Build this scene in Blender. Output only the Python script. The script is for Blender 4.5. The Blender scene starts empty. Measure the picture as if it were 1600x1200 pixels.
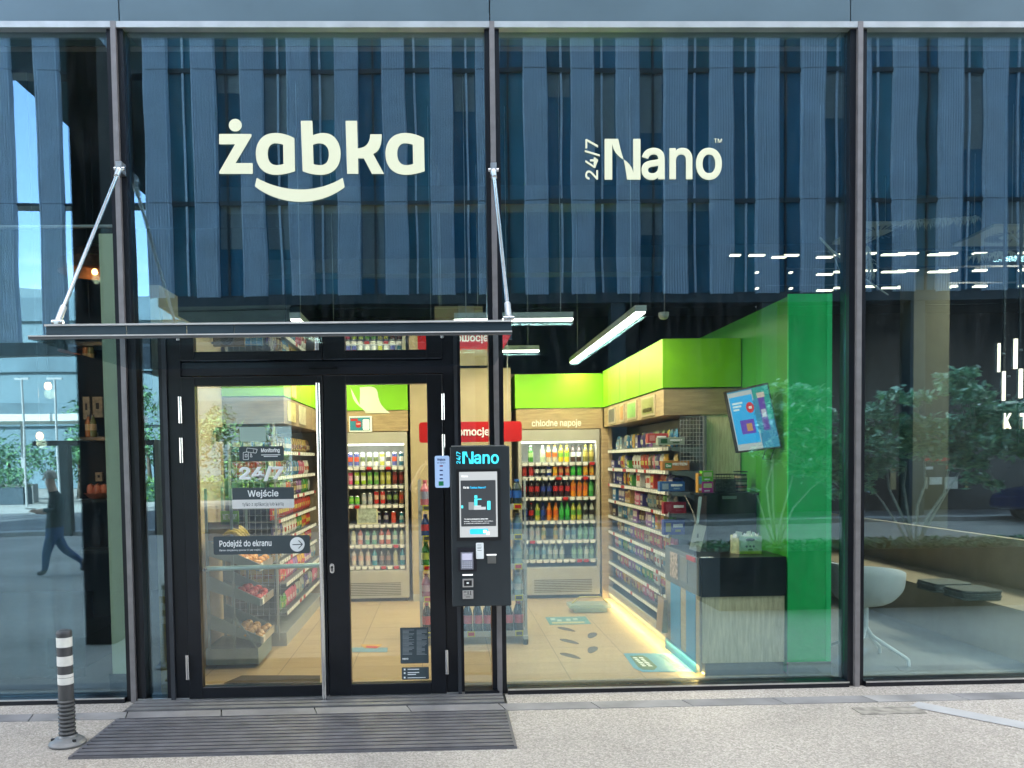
import bpy, bmesh, math, random, os
from mathutils import Vector, Matrix, noise
R_ = math.radians
random.seed(7)
sc = bpy.context.scene
# ------------------------------------------------------------------ camera
F = 1300.0
CX, CY, D, H = 726.912, 772.561, 5.819, 1.652
RT = Vector((0.9994984843518229, -0.028292087347756092, -0.01422454118472785))
UP = Vector((0.015381532758173087, 0.04110635678584571, 0.9990363736530337))
FW = Vector((0.027680105281922742, 0.9987541365247513, -0.04152091697301466))
CAM = Vector((0, -D, H))
cd = bpy.data.cameras.new('camera'); cam = bpy.data.objects.new('camera', cd); sc.collection.objects.link(cam)
m3 = Matrix((RT, UP, -FW)).transposed()
cam.matrix_world = Matrix.Translation(CAM) @ m3.to_4x4()
cd.sensor_width = 36; cd.lens = 36 * F / 1600
cd.shift_x = (800 - CX) / 1600; cd.shift_y = (CY - 600) / 1600
cd.clip_end = 800; cd.clip_start = 0.02
sc.camera = cam
# ------------------------------------------------------------------ sky, sun, exposure
SUN_EL, SUN_AZ = R_(40), R_(-35)      # azimuth from +y towards +x
w = bpy.data.worlds.new('World'); sc.world = w; w.use_nodes = True
nt = w.node_tree; bg = nt.nodes['Background']
sky = nt.nodes.new('ShaderNodeTexSky'); sky.sky_type = 'NISHITA'; sky.sun_disc = False
sky.sun_elevation = SUN_EL; sky.sun_rotation = SUN_AZ; sky.ozone_density = 2.0
tcw = nt.nodes.new('ShaderNodeTexCoord'); mpw = nt.nodes.new('ShaderNodeMapping'); mpw.inputs['Scale'].default_value = (1, 1, 2.2); mpw.inputs['Location'].default_value = (.3, .2, .4)
nw = nt.nodes.new('ShaderNodeTexNoise'); nw.inputs['Scale'].default_value = 2.4; nw.inputs['Detail'].default_value = 8; nw.inputs['Roughness'].default_value = .55
nt.links.new(tcw.outputs['Generated'], mpw.inputs[0]); nt.links.new(mpw.outputs[0], nw.inputs[0])
mrw = nt.nodes.new('ShaderNodeMapRange'); mrw.inputs[1].default_value = .40; mrw.inputs[2].default_value = .58; dpw = nt.nodes.new('ShaderNodeVectorMath'); dpw.operation = 'DOT_PRODUCT'; dpw.inputs[1].default_value = (-.45, -.82, .36); nt.links.new(tcw.outputs['Generated'], dpw.inputs[0])
clr = nt.nodes.new('ShaderNodeMapRange'); clr.inputs[1].default_value = .55; clr.inputs[2].default_value = .95; clr.inputs[4].default_value = .10; nt.links.new(dpw.outputs['Value'], clr.inputs[0])
sbw = nt.nodes.new('ShaderNodeMath'); sbw.operation = 'SUBTRACT'; nt.links.new(nw.outputs[0], sbw.inputs[0]); nt.links.new(clr.outputs[0], sbw.inputs[1])
nt.links.new(sbw.outputs[0], mrw.inputs[0])
mxw = nt.nodes.new('ShaderNodeMix'); mxw.data_type = 'RGBA'; mxw.inputs[7].default_value = (7.6, 7.35, 7.0, 1)      # sunlit cloud
nt.links.new(mrw.outputs[0], mxw.inputs[0]); nt.links.new(sky.outputs[0], mxw.inputs[6]); nt.links.new(mxw.outputs[2], bg.inputs[0]); bg.inputs[1].default_value = 0.15
sd = Vector((math.sin(SUN_AZ) * math.cos(SUN_EL), math.cos(SUN_AZ) * math.cos(SUN_EL), math.sin(SUN_EL)))
sl = bpy.data.lights.new('sun', 'SUN'); sl.energy = 4.0; sl.angle = R_(0.5); sl.color = (1, 0.95, 0.87)
so = bpy.data.objects.new('sun', sl); sc.collection.objects.link(so)
so.rotation_euler = sd.to_track_quat('Z', 'Y').to_euler(); so.location = (0, 0, 60)
sc.view_settings.view_transform = 'Standard'; sc.view_settings.look = 'None'
sc.view_settings.exposure = 2.8
EK = .28                                # lamps are dim next to daylight: one factor for all of them; sc.view_settings.gamma = 1
sc.render.engine = 'CYCLES'
cy = sc.cycles
cy.max_bounces = 9; cy.diffuse_bounces = 3; cy.glossy_bounces = 5; cy.transparent_max_bounces = 24; cy.transmission_bounces = 4
cy.use_denoising = True; cy.caustics_reflective = False; cy.caustics_refractive = False
cy.sample_clamp_indirect = 6

# ------------------------------------------------------------------ helpers
def at(u, v, y):
    d = RT * ((u - CX) / F) + UP * (-(v - CY) / F) + FW
    return CAM + d * ((y + D) / d.y)
def atz(u, v, z=0.0):
    d = RT * ((u - CX) / F) + UP * (-(v - CY) / F) + FW
    return CAM + d * ((z - H) / d.z)
def mir(u, v, y):                      # real place of something seen mirrored in the glass plane
    p = at(u, v, y); return Vector((p.x, -p.y, p.z))
MC = {}
def mat(col, rough=0.6, metal=0.0, var=0.12, scale=6.0, bump=0.0, bscale=40.0, emit=0.0, ecol=None, coat=0.0, spec=0.5, alpha=1.0, stretch=None):
    key = (tuple(col), rough, metal, var, scale, bump, bscale, emit, ecol, coat, spec, alpha, stretch)
    if key in MC: return MC[key]
    m = bpy.data.materials.new('surface'); m.use_nodes = True; MC[key] = m
    n = m.node_tree; b = n.nodes['Principled BSDF']
    b.inputs['Roughness'].default_value = rough; b.inputs['Metallic'].default_value = metal
    b.inputs['Coat Weight'].default_value = coat; b.inputs['Specular IOR Level'].default_value = spec
    b.inputs['Base Color'].default_value = (*col, 1)
    if alpha < 1: b.inputs['Alpha'].default_value = alpha
    if var or bump:
        tc = n.nodes.new('ShaderNodeTexCoord'); mp = n.nodes.new('ShaderNodeMapping')
        n.links.new(tc.outputs['Object'], mp.inputs[0])
        if stretch: mp.inputs['Scale'].default_value = stretch
    if var:
        t = n.nodes.new('ShaderNodeTexNoise'); t.inputs['Scale'].default_value = scale; t.inputs['Detail'].default_value = 5
        n.links.new(mp.outputs[0], t.inputs[0])
        r = n.nodes.new('ShaderNodeMapRange'); r.inputs[1].default_value = .3; r.inputs[2].default_value = .7
        r.inputs[3].default_value = 1 - var; r.inputs[4].default_value = 1 + var
        n.links.new(t.outputs[0], r.inputs[0])
        v = n.nodes.new('ShaderNodeVectorMath'); v.operation = 'SCALE'; v.inputs[0].default_value = col
        n.links.new(r.outputs[0], v.inputs['Scale']); n.links.new(v.outputs[0], b.inputs['Base Color'])
    if bump:
        t2 = n.nodes.new('ShaderNodeTexNoise'); t2.inputs['Scale'].default_value = bscale; t2.inputs['Detail'].default_value = 4
        n.links.new(mp.outputs[0], t2.inputs[0])
        bp = n.nodes.new('ShaderNodeBump'); bp.inputs['Strength'].default_value = bump; bp.inputs['Distance'].default_value = .01
        n.links.new(t2.outputs[0], bp.inputs['Height']); n.links.new(bp.outputs[0], b.inputs['Normal'])
    if emit:
        b.inputs['Emission Color'].default_value = (*(ecol or col), 1); b.inputs['Emission Strength'].default_value = emit * EK
    return m
def glassmat(r0=0.15, tint=(.86, .95, .95), gcol=(1, 1, 1), wav=0.0, rough=0.0):
    m = bpy.data.materials.new('window_glass'); m.use_nodes = True; n = m.node_tree; n.nodes.clear()
    out = n.nodes.new('ShaderNodeOutputMaterial'); mx = n.nodes.new('ShaderNodeMixShader')
    tr = n.nodes.new('ShaderNodeBsdfTransparent'); tr.inputs[0].default_value = (*tint, 1)
    gl = n.nodes.new('ShaderNodeBsdfGlossy'); gl.inputs['Roughness'].default_value = rough; gl.inputs[0].default_value = (*gcol, 1)
    lw = n.nodes.new('ShaderNodeLayerWeight'); lw.inputs[0].default_value = .5
    pw = n.nodes.new('ShaderNodeMath'); pw.operation = 'POWER'; pw.inputs[1].default_value = 4
    n.links.new(lw.outputs['Facing'], pw.inputs[0])
    ma = n.nodes.new('ShaderNodeMath'); ma.operation = 'MULTIPLY_ADD'; ma.inputs[1].default_value = 1 - r0; ma.inputs[2].default_value = r0
    n.links.new(pw.outputs[0], ma.inputs[0]); n.links.new(ma.outputs[0], mx.inputs[0])
    n.links.new(tr.outputs[0], mx.inputs[1]); n.links.new(gl.outputs[0], mx.inputs[2]); n.links.new(mx.outputs[0], out.inputs[0])
    if wav > .001:      # sparse dust specks and faint grime on the outside
        tcd = n.nodes.new('ShaderNodeTexCoord'); vo = n.nodes.new('ShaderNodeTexVoronoi'); vo.inputs['Scale'].default_value = 13; n.links.new(tcd.outputs['Object'], vo.inputs[0])
        lt = n.nodes.new('ShaderNodeMapRange'); lt.inputs[1].default_value = .022; lt.inputs[2].default_value = .045; lt.inputs[3].default_value = .35; lt.inputs[4].default_value = 0; n.links.new(vo.outputs['Distance'], lt.inputs[0])
        ns = n.nodes.new('ShaderNodeTexNoise'); ns.inputs['Scale'].default_value = 5; ns.inputs['Detail'].default_value = 8; mpd = n.nodes.new('ShaderNodeMapping'); mpd.inputs['Scale'].default_value = (4, 1, .6); n.links.new(tcd.outputs['Object'], mpd.inputs[0]); n.links.new(mpd.outputs[0], ns.inputs[0])
        l2 = n.nodes.new('ShaderNodeMapRange'); l2.inputs[1].default_value = .45; l2.inputs[2].default_value = .8; l2.inputs[3].default_value = .0; l2.inputs[4].default_value = .014; n.links.new(ns.outputs[0], l2.inputs[0])
        ad = n.nodes.new('ShaderNodeMath'); n.links.new(lt.outputs[0], ad.inputs[0]); n.links.new(l2.outputs[0], ad.inputs[1])
        df = n.nodes.new('ShaderNodeBsdfDiffuse'); df.inputs[0].default_value = (.5, .55, .58, 1); m2_ = n.nodes.new('ShaderNodeMixShader'); n.links.new(ad.outputs[0], m2_.inputs[0]); n.links.new(mx.outputs[0], m2_.inputs[1]); n.links.new(df.outputs[0], m2_.inputs[2]); n.links.new(m2_.outputs[0], out.inputs[0])
    if wav:
        tc = n.nodes.new('ShaderNodeTexCoord'); t = n.nodes.new('ShaderNodeTexNoise'); t.inputs['Scale'].default_value = 1.1; t.inputs['Detail'].default_value = 1
        n.links.new(tc.outputs['Object'], t.inputs[0])
        bp = n.nodes.new('ShaderNodeBump'); bp.inputs['Strength'].default_value = 1.0; bp.inputs['Distance'].default_value = wav
        n.links.new(t.outputs[0], bp.inputs['Height']); n.links.new(bp.outputs[0], gl.inputs['Normal'])
    return m
def tag(o, label=None, cat=None, group=None, kind=None):
    if label: o['label'] = label
    if cat: o['category'] = cat
    if group: o['group'] = group
    if kind: o['kind'] = kind
    return o
def thing(name, label, cat, loc=(0, 0, 0), group=None):
    o = bpy.data.objects.new(name, None); sc.collection.objects.link(o); o.location = loc; o.empty_display_size = .1
    return tag(o, label, cat, group)
def rootloc(o):
    while o.parent: o = o.parent
    return Vector(o.location)
class MB:
    def __init__(s): s.v = []; s.f = []; s.mi = []; s.mats = []; s.sm = []
    def m(s, mt):
        if mt not in s.mats: s.mats.append(mt)
        return s.mats.index(mt)
    def add(s, vs, fs, mt, smooth=False):
        b = len(s.v); s.v += [Vector(v) for v in vs]; k = s.m(mt)
        for f in fs: s.f.append([b + i for i in f]); s.mi.append(k); s.sm.append(smooth)
        return s
    def box(s, x0, x1, y0, y1, z0, z1, mt):
        if x0 > x1: x0, x1 = x1, x0
        if y0 > y1: y0, y1 = y1, y0
        if z0 > z1: z0, z1 = z1, z0
        vs = [(x, y, z) for x in (x0, x1) for y in (y0, y1) for z in (z0, z1)]
        return s.add(vs, [(0, 1, 3, 2), (4, 6, 7, 5), (0, 4, 5, 1), (2, 3, 7, 6), (0, 2, 6, 4), (1, 5, 7, 3)], mt)
    def bar(s, a, b, wx, wy, mt, up=(0, 0, 1)):     # rectangular bar between two points
        a, b = Vector(a), Vector(b); d = (b - a).normalized(); u = Vector(up)
        if abs(d.dot(u)) > .95: u = Vector((0, 1, 0))
        r = d.cross(u).normalized(); u = r.cross(d)
        vs = [p + r * sx * wx / 2 + u * sy * wy / 2 for p in (a, b) for sx, sy in ((-1, -1), (1, -1), (1, 1), (-1, 1))]
        return s.add(vs, [(0, 3, 2, 1), (4, 5, 6, 7), (0, 1, 5, 4), (1, 2, 6, 5), (2, 3, 7, 6), (3, 0, 4, 7)], mt)
    def tube(s, pts, rad, mt, n=10, caps=True):
        pts = [Vector(p) for p in pts]
        rs = rad if isinstance(rad, (list, tuple)) else [rad] * len(pts)
        vs = []; fs = []; pr = None
        for i, p in enumerate(pts):
            d = (pts[min(i + 1, len(pts) - 1)] - pts[max(i - 1, 0)]).normalized()
            if pr is None: pr = d.orthogonal().normalized()
            r = (pr - d * pr.dot(d)).normalized(); pr = r; u = d.cross(r)
            for k in range(n):
                a = 2 * math.pi * k / n; vs.append(p + (r * math.cos(a) + u * math.sin(a)) * rs[i])
        for i in range(len(pts) - 1):
            for k in range(n):
                fs.append((i * n + k, i * n + (k + 1) % n, (i + 1) * n + (k + 1) % n, (i + 1) * n + k))
        s.add(vs, fs, mt, True)
        if caps: s.add(vs[:n], [tuple(range(n - 1, -1, -1))], mt); s.add(vs[-n:], [tuple(range(n))], mt)
        return s
    def lathe(s, prof, mt, c=(0, 0, 0), n=12, seg=None):   # prof [(r,z)], seg: material per ring
        c = Vector(c)
        for i in range(len(prof) - 1):
            (r0, z0), (r1, z1) = prof[i], prof[i + 1]
            vs = [c + Vector((r * math.cos(2 * math.pi * k / n), r * math.sin(2 * math.pi * k / n), z)) for r, z in ((r0, z0), (r1, z1)) for k in range(n)]
            s.add(vs, [(k, (k + 1) % n, n + (k + 1) % n, n + k) for k in range(n)], seg[i] if seg else mt, True)
        return s
    def prism(s, pts, off, mt):          # polygon extruded along off
        n = len(pts); off = Vector(off); vs = [Vector(p) for p in pts]; vs += [v + off for v in vs]
        return s.add(vs, [tuple(range(n)), tuple(range(2 * n - 1, n - 1, -1))] + [(i, n + i, n + (i + 1) % n, (i + 1) % n) for i in range(n)], mt)
    def quad(s, a, b, c, d, mt): return s.add([a, b, c, d], [(0, 1, 2, 3)], mt)
    def build(s, name, parent=None, loc=None, bevel=0.0):
        o_ = rootloc(parent) if parent else Vector(loc or (0, 0, 0))
        me = bpy.data.meshes.new(name); me.from_pydata([v - o_ for v in s.v], [], s.f)
        for m_ in s.mats: me.materials.append(m_)
        me.polygons.foreach_set('material_index', s.mi); me.polygons.foreach_set('use_smooth', s.sm); me.update()
        bm = bmesh.new(); bm.from_mesh(me); bmesh.ops.recalc_face_normals(bm, faces=bm.faces)
        if bevel: 
            bmesh.ops.bevel(bm, geom=[e for e in bm.edges if len(e.link_faces) == 2 and e.calc_face_angle(0) > .5], offset=bevel, segments=1, affect='EDGES')
        bm.to_mesh(me); bm.free()
        o = bpy.data.objects.new(name, me); sc.collection.objects.link(o)
        if parent: o.parent = parent
        else: o.location = o_
        return o
def copytree(src, loc=None, parent=None, rz=None):
    c = src.copy(); sc.collection.objects.link(c)
    if parent: c.parent = parent
    if loc is not None: c.location = loc
    if rz is not None: c.rotation_euler = (0, 0, rz)
    for ch in list(src.children): copytree(ch, parent=c)
    return c
# --- lettering
_fp = os.path.join(bpy.utils.resource_path('LOCAL'), 'datafiles', 'fonts', 'Inter.woff2')
try: FONT = bpy.data.fonts.load(_fp)
except Exception: FONT = None
def glyphs(s, bold=0.0, spacing=1.0):
    cu = bpy.data.curves.new('t', 'FONT'); cu.body = s
    if FONT: cu.font = FONT
    cu.bevel_depth = bold * .8; cu.bevel_resolution = 0; cu.space_character = spacing; cu.resolution_u = 4
    o = bpy.data.objects.new('t', cu); sc.collection.objects.link(o)
    me = bpy.data.meshes.new_from_object(o.evaluated_get(bpy.context.evaluated_depsgraph_get()))
    vs = [v.co.copy() for v in me.vertices]; fs = [tuple(p.vertices) for p in me.polygons]
    bpy.data.objects.remove(o); bpy.data.curves.remove(cu); bpy.data.meshes.remove(me)
    return vs, fs
def flat(mb, vs, fs, fmap, mt):          # 2-D glyphs mapped to space
    mb.add([fmap(v.x, v.y) for v in vs], fs, mt)
def text(mb, s, a, b, mt, bold=.02, rot=0, spacing=1.0, ux=None, keep=False):
    """letters filling the rectangle with lower-left corner a and upper-right b (vertical plane facing -y)"""
    vs, fs = glyphs(s, bold, spacing)
    if not vs: return
    if rot == 90: vs = [Vector((-v.y, v.x, v.z)) for v in vs]
    x0, x1 = min(v.x for v in vs), max(v.x for v in vs); y0, y1 = min(v.y for v in vs), max(v.y for v in vs)
    a, b = Vector(a), Vector(b); W = b - a
    hx = Vector((W.x, W.y, 0)); hz = Vector((0, 0, W.z))
    if keep: 
        k = hz.length / (y1 - y0); hx = hx.normalized() * k * (x1 - x0)
    kd = hz.length / (y1 - y0) if not rot else hx.length / (x1 - x0); zm = min(v.z for v in vs); nd = Vector((-hx.y, hx.x, 0)).normalized() * -1
    mb.add([a + hx * ((v.x - x0) / (x1 - x0)) + hz * ((v.y - y0) / (y1 - y0)) + nd * ((v.z - zm) * kd * .4) for v in vs], fs, mt)
def path2mesh(paths):
    """paths: list of closed outlines; each a list of points, or ('C',p1,p2,p3) cubic pieces; fills with holes"""
    cu = bpy.data.curves.new('p', 'CURVE'); cu.dimensions = '2D'; cu.fill_mode = 'BOTH'
    for path in paths:
        pts = []
        for e in path:
            if len(e) == 2: pts.append(e)
            else:
                p0 = pts[-1]; _, p1, p2, p3 = e
                for i in range(1, 11):
                    t = i / 10; q = 1 - t
                    pts.append(tuple(q**3 * p0[k] + 3*q*q*t * p1[k] + 3*q*t*t * p2[k] + t**3 * p3[k] for k in (0, 1)))
        sp = cu.splines.new('POLY'); sp.points.add(len(pts) - 1); sp.use_cyclic_u = True
        for i, p in enumerate(pts): sp.points[i].co = (p[0], p[1], 0, 1)
    o = bpy.data.objects.new('p', cu); sc.collection.objects.link(o)
    me = bpy.data.meshes.new_from_object(o.evaluated_get(bpy.context.evaluated_depsgraph_get()))
    vs = [v.co.copy() for v in me.vertices]; fs = [tuple(p.vertices) for p in me.polygons]
    bpy.data.objects.remove(o); bpy.data.curves.remove(cu); bpy.data.meshes.remove(me)
    return vs, fs
def plate(mb, a, b, th, mt):             # rectangle a(ll) b(ur) facing -y with thickness
    mb.box(a.x, b.x, a.y - th, a.y, a.z, b.z, mt)
def rplate(mb, a, b, th, rad, mt):       # the same with rounded corners
    pts = []
    for cx_, cz_, a0 in ((b.x - rad, b.z - rad, 0), (a.x + rad, b.z - rad, 90), (a.x + rad, a.z + rad, 180), (b.x - rad, a.z + rad, 270)):
        for k in range(5):
            t = R_(a0 + 22.5 * k); pts.append((cx_ + rad * math.cos(t), a.y, cz_ + rad * math.sin(t)))
    mb.prism(pts, (0, -th, 0), mt)

# ------------------------------------------------------------------ materials
DK = mat((.009, .011, .016), .32, .3, .15, 9)
DKF = mat((.05, .055, .065), .4, .5, .12, 5)
BLK = mat((.012, .013, .015), .35, 0, .1)
ALU = mat((.62, .62, .62), .28, .9, .08, 20)
ALUL = mat((.21, .20, .205), .42, .5, .12, 14, bump=.05)
STEEL = mat((.7, .7, .7), .2, 1, .05)
LINE = mat((.50, .50, .49), .4, 0, .08, 12)
WHITE = mat((.78, .78, .76), .5, 0, .04)
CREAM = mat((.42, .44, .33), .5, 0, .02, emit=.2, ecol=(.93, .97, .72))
GRN = mat((.22, .58, .008), .55, 0, .05)
GRND = mat((.012, .62, .13), .5, 0, .08)
WOOD = mat((.40, .29, .16), .55, 0, .22, 5, stretch=(1, 1, 9))
WOODV = mat((.80, .66, .40), .55, 0, .22, 7, stretch=(9, 9, 1))
BEIGE = mat((.42, .34, .22), .8, 0, .06)
IVORY = mat((.42, .40, .35), .5, 0, .05)
DSTK = mat((.055, .075, .085), .5, 0, .05)
RED = mat((.45, .012, .014), .45, 0, .05)
GLASS = glassmat(.19, (.90, .96, .95), (.58, .84, 1), wav=.0011)
GLASS_D = glassmat(.12, (.93, .98, .965), (.9, .98, 1), wav=.0004)

# ------------------------------------------------------------------ ground
def groundmat():
    m = bpy.data.materials.new('exposed_aggregate'); m.use_nodes = True; n = m.node_tree; b = n.nodes['Principled BSDF']
    tc = n.nodes.new('ShaderNodeTexCoord')
    vo = n.nodes.new('ShaderNodeTexVoronoi'); vo.inputs['Scale'].default_value = 110
    vo2 = n.nodes.new('ShaderNodeTexVoronoi'); vo2.inputs['Scale'].default_value = 34
    no = n.nodes.new('ShaderNodeTexNoise'); no.inputs['Scale'].default_value = .8; no.inputs['Detail'].default_value = 6
    for t in (vo, vo2, no): n.links.new(tc.outputs['Object'], t.inputs[0])
    cr = n.nodes.new('ShaderNodeValToRGB'); e = cr.color_ramp.elements
    e[0].position = 0; e[0].color = (.22, .205, .185, 1); e[1].position = 1; e[1].color = (.42, .397, .365, 1)
    k = cr.color_ramp.elements.new(.5); k.color = (.31, .292, .268, 1)
    sep = n.nodes.new('ShaderNodeSeparateColor'); n.links.new(vo.outputs['Color'], sep.inputs[0]); n.links.new(sep.outputs[0], cr.inputs[0])
    mx = n.nodes.new('ShaderNodeMix'); mx.data_type = 'RGBA'; mx.blend_type = 'MULTIPLY'; mx.inputs[0].default_value = 1
    r = n.nodes.new('ShaderNodeMapRange'); r.inputs[1].default_value = .3; r.inputs[2].default_value = .7; r.inputs[3].default_value = .82; r.inputs[4].default_value = 1.12
    n.links.new(no.outputs[0], r.inputs[0]); n.links.new(cr.outputs[0], mx.inputs[6]); n.links.new(r.outputs[0], mx.inputs[7])
    n.links.new(mx.outputs[2], b.inputs['Base Color']); b.inputs['Roughness'].default_value = .85
    bp = n.nodes.new('ShaderNodeBump'); bp.inputs['Strength'].default_value = .6; bp.inputs['Distance'].default_value = .006
    n.links.new(vo.outputs['Distance'], bp.inputs['Height']); n.links.new(bp.outputs[0], b.inputs['Normal'])
    return m
PAVE = groundmat()
g = MB(); g.quad((-300, -400, -.02), (300, -400, -.02), (300, 300, -.02), (-300, 300, -.02), mat((.20, .19, .17), .9, 0, .15, .2)); tag(g.build('ground'), kind='structure')
g = MB(); g.box(-40, 40, -13.9, -.42, -.3, 0, PAVE); tag(g.build('pavement'), kind='structure')
g = MB(); g.box(-40, -2.16, -.27, .0, -.3, .0, PAVE); g.box(.42, 40, -.27, 0, -.3, .0, PAVE); tag(g.build('pavement_edge'), kind='structure')
SETT = mat((.17, .17, .18), .7, 0, .35, 2.5, bump=.2, bscale=60)
SETT2 = mat((.21, .21, .215), .7, 0, .3, 3, bump=.2, bscale=60)
g = MB(); x = -12.0; k = 0
while x < 14:
    L = .62; sk = .0
    g.prism([(x + .004, -.42, -.01), (x + L - .004, -.42, -.01), (x + L - .004 - .04, -.27, -.01), (x - .04 + .004, -.27, -.01)], (0, 0, .014), SETT if k % 3 else SETT2)
    x += L; k += 1
g.box(-12, 14, -.42, -.27, -.3, -.008, mat((.08, .08, .08), .9)); tag(g.build('path_band'), kind='structure')
# pale diagonal strip across the pavement
a, b_, c, d_ = atz(1425, 1100, .004), atz(1452, 1099, .004), atz(1640, 1148, .004), atz(1640, 1134, .004)
g = MB(); pa, pb = atz(1428, 1101), atz(1640, 1142); n_ = Vector((-(pb - pa).y, (pb - pa).x, 0)).normalized() * .075
g.add([pa + n_ + Vector((0, 0, .004)), pa - n_ + Vector((0, 0, .004)), pb - n_ + Vector((0, 0, .004)), pb + n_ + Vector((0, 0, .004))], [(0, 1, 2, 3)], mat((.33, .34, .36), .6, 0, .12, 4))
tag(g.build('path_strip'), kind='structure')
g = MB(); pa = atz(1385, 1107)
g.box(pa.x - .22, pa.x + .2, pa.y - .12, pa.y + .02, .0, .0045, mat((.22, .21, .19), .9, 0, .4, 14)); tag(g.build('pavement_patch'), kind='structure')
# mat of dark bars
gm = mat((.11, .11, .125), .5, .2, .25, 6); gv = mat((.006, .006, .007), .8, 0, 0)
rt = thing('entrance_grating', 'wide dark barred foot grating set into the pavement before the doors', 'grating', (-.86, -.8, 0))
g = MB(); g.box(-2.12, .40, -1.13, -.45, -.02, .003, gv); g.build('tray', rt)
g = MB()
for i in range(11):
    y = -1.13 + .012 + i * .0615; g.box(-2.11, .39, y, y + .044, .0025, .014, gm)
g.build('slat', rt)
g = MB()
for x0, x1 in ((-2.125, -2.11), (.39, .405)): g.box(x0, x1, -1.14, -.44, -.02, .014, gm)
for y0, y1 in ((-1.145, -1.14), (-.44, -.435)): g.box(-2.125, .405, y0, y1, -.02, .013, gm)
g.build('frame', rt)
rt = thing('threshold_grating', 'narrow dark grating strip tight against the door sills', 'grating', (-.87, -.13, 0))
g = MB(); g.box(-2.15, .41, -.262, -.015, -.3, .002, gv); g.build('tray', rt)
g = MB()
for y in (-.255, -.175, -.10): g.box(-2.14, .40, y, y + .055, .0015, .013, mat((.17, .17, .175), .5, .3, .2))
g.box(-2.14, .40, -.036, -.02, .0015, .022, ALU)
g.build('slat', rt)
tf = mat((.40, .33, .22), .35, 0, .14, 3, stretch=(1, 5, 1))
def tilemat():
    m = bpy.data.materials.new('floor_tiles'); m.use_nodes = True; n = m.node_tree; b = n.nodes['Principled BSDF']
    tc = n.nodes.new('ShaderNodeTexCoord'); mp = n.nodes.new('ShaderNodeMapping'); n.links.new(tc.outputs['Object'], mp.inputs[0])
    mp.inputs['Location'].default_value = (.18, .2, 0)
    br = n.nodes.new('ShaderNodeTexBrick'); br.offset = 0; n.links.new(mp.outputs[0], br.inputs[0])
    br.inputs['Scale'].default_value = 1; br.inputs['Brick Width'].default_value = .56; br.inputs['Row Height'].default_value = .52; br.inputs['Mortar Size'].default_value = .003
    br.inputs['Color1'].default_value = (.38, .28, .16, 1); br.inputs['Color2'].default_value = (.44, .33, .195, 1); br.inputs['Mortar'].default_value = (.16, .13, .09, 1)
    no = n.nodes.new('ShaderNodeTexNoise'); no.inputs['Scale'].default_value = 3; no.inputs['Detail'].default_value = 6
    m2 = n.nodes.new('ShaderNodeMapping'); m2.inputs['Scale'].default_value = (1, 7, 1); n.links.new(tc.outputs['Object'], m2.inputs[0]); n.links.new(m2.outputs[0], no.inputs[0])
    r = n.nodes.new('ShaderNodeMapRange'); r.inputs[3].default_value = .8; r.inputs[4].default_value = 1.2; n.links.new(no.outputs[0], r.inputs[0])
    mx = n.nodes.new('ShaderNodeMix'); mx.data_type = 'RGBA'; mx.blend_type = 'MULTIPLY'; mx.inputs[0].default_value = 1
    n.links.new(br.outputs[0], mx.inputs[6]); n.links.new(r.outputs[0], mx.inputs[7]); n.links.new(mx.outputs[2], b.inputs['Base Color']); b.inputs['Roughness'].default_value = .38
    return m
g = MB(); g.box(-2.0, 2.9, .03, 6.2, -.3, .0, tilemat()); tag(g.build('floor'), kind='structure')
g = MB(); g.box(-9, -2.0, .03, 8, -.3, -.001, mat((.07, .075, .08), .5, 0, .2)); g.box(2.9, 14, .03, 8, -.3, -.001, mat((.34, .36, .34), .4, 0, .10, 2)); tag(g.build('neighbour_floor'), kind='structure')
g = MB(); g.box(-1.9, 2.88, .06, .27, .0005, .006, mat((.10, .095, .085), .7, 0, .15)); tag(g.build('floor_strip'), kind='structure')
g = MB(); g.prism([atz(350, 1068, .008), atz(1 * 378, 1056, .008), atz(500, 1056, .008), atz(500, 1068, .008)], (0, 0, .004), mat((.06, .045, .03), .9)); tag(g.build('door_mat', loc=atz(420, 1066)), 'brown ribbed mat on the shop floor behind the wider glass door', 'mat')

# ------------------------------------------------------------------ shop building: shell, glazing frame, doors
shop = thing('shop_building', 'dark glass shopfront building with black framed glazing under a blue-grey metal fascia', 'building')
ZT = 4.61
FASC = mat((.10, .155, .19), .38, .35, .10, 1.5)
LIP = mat((.42, .45, .47), .45, .7, .15, 5, bump=.1)
seamx = [at(186, 20, -.03).x, at(765, 20, -.03).x, at(1329, 20, -.03).x]
xs = [-9] + seamx + [12]; zl = at(800, 33, -.04).z
for i in range(4):
    g = MB(); g.box(xs[i] + .004, xs[i + 1] - .004, -.03, .3, zl + .001, 5.6, FASC); g.build('fascia', shop)
lx = [-9, at(177, 40, -.04).x, at(767, 40, -.04).x, at(1342, 40, -.04).x, 12]
for i in range(4):
    g = MB(); g.box(lx[i] + .003, lx[i + 1] - .003, -.04, .028, at(800, 42.5, -.04).z, zl, LIP); g.build('drip_edge', shop)
g = MB(); g.box(-9, 12, .05, .3, ZT + .03, 4.719, BLK); g.box(-9, 12, .0, .027, at(800, 44.5, 0).z, 4.7, BLK); g.build('head_frame', shop)
UPW = mat((.10, .12, .14), .7, 0, .1)
g = MB(); g.box(-27, 60, -.2, 12, 5.601, 32, UPW); g.box(-14, 14, .301, 12, 4.9, 5.6, UPW)  # unseen upper block, height and left end shaped to shade the street
g.box(-9.3, -9, 0, 12, -.3, 4.9, UPW); g.box(13.7, 14, 0, 12, -.3, 4.9, UPW); g.box(-9, 13.7, 8.1, 8.4, -.3, 4.9, UPW); g.build('wall', shop)
DARKI = mat((.008, .010, .014), .8, 0, .2)
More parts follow.
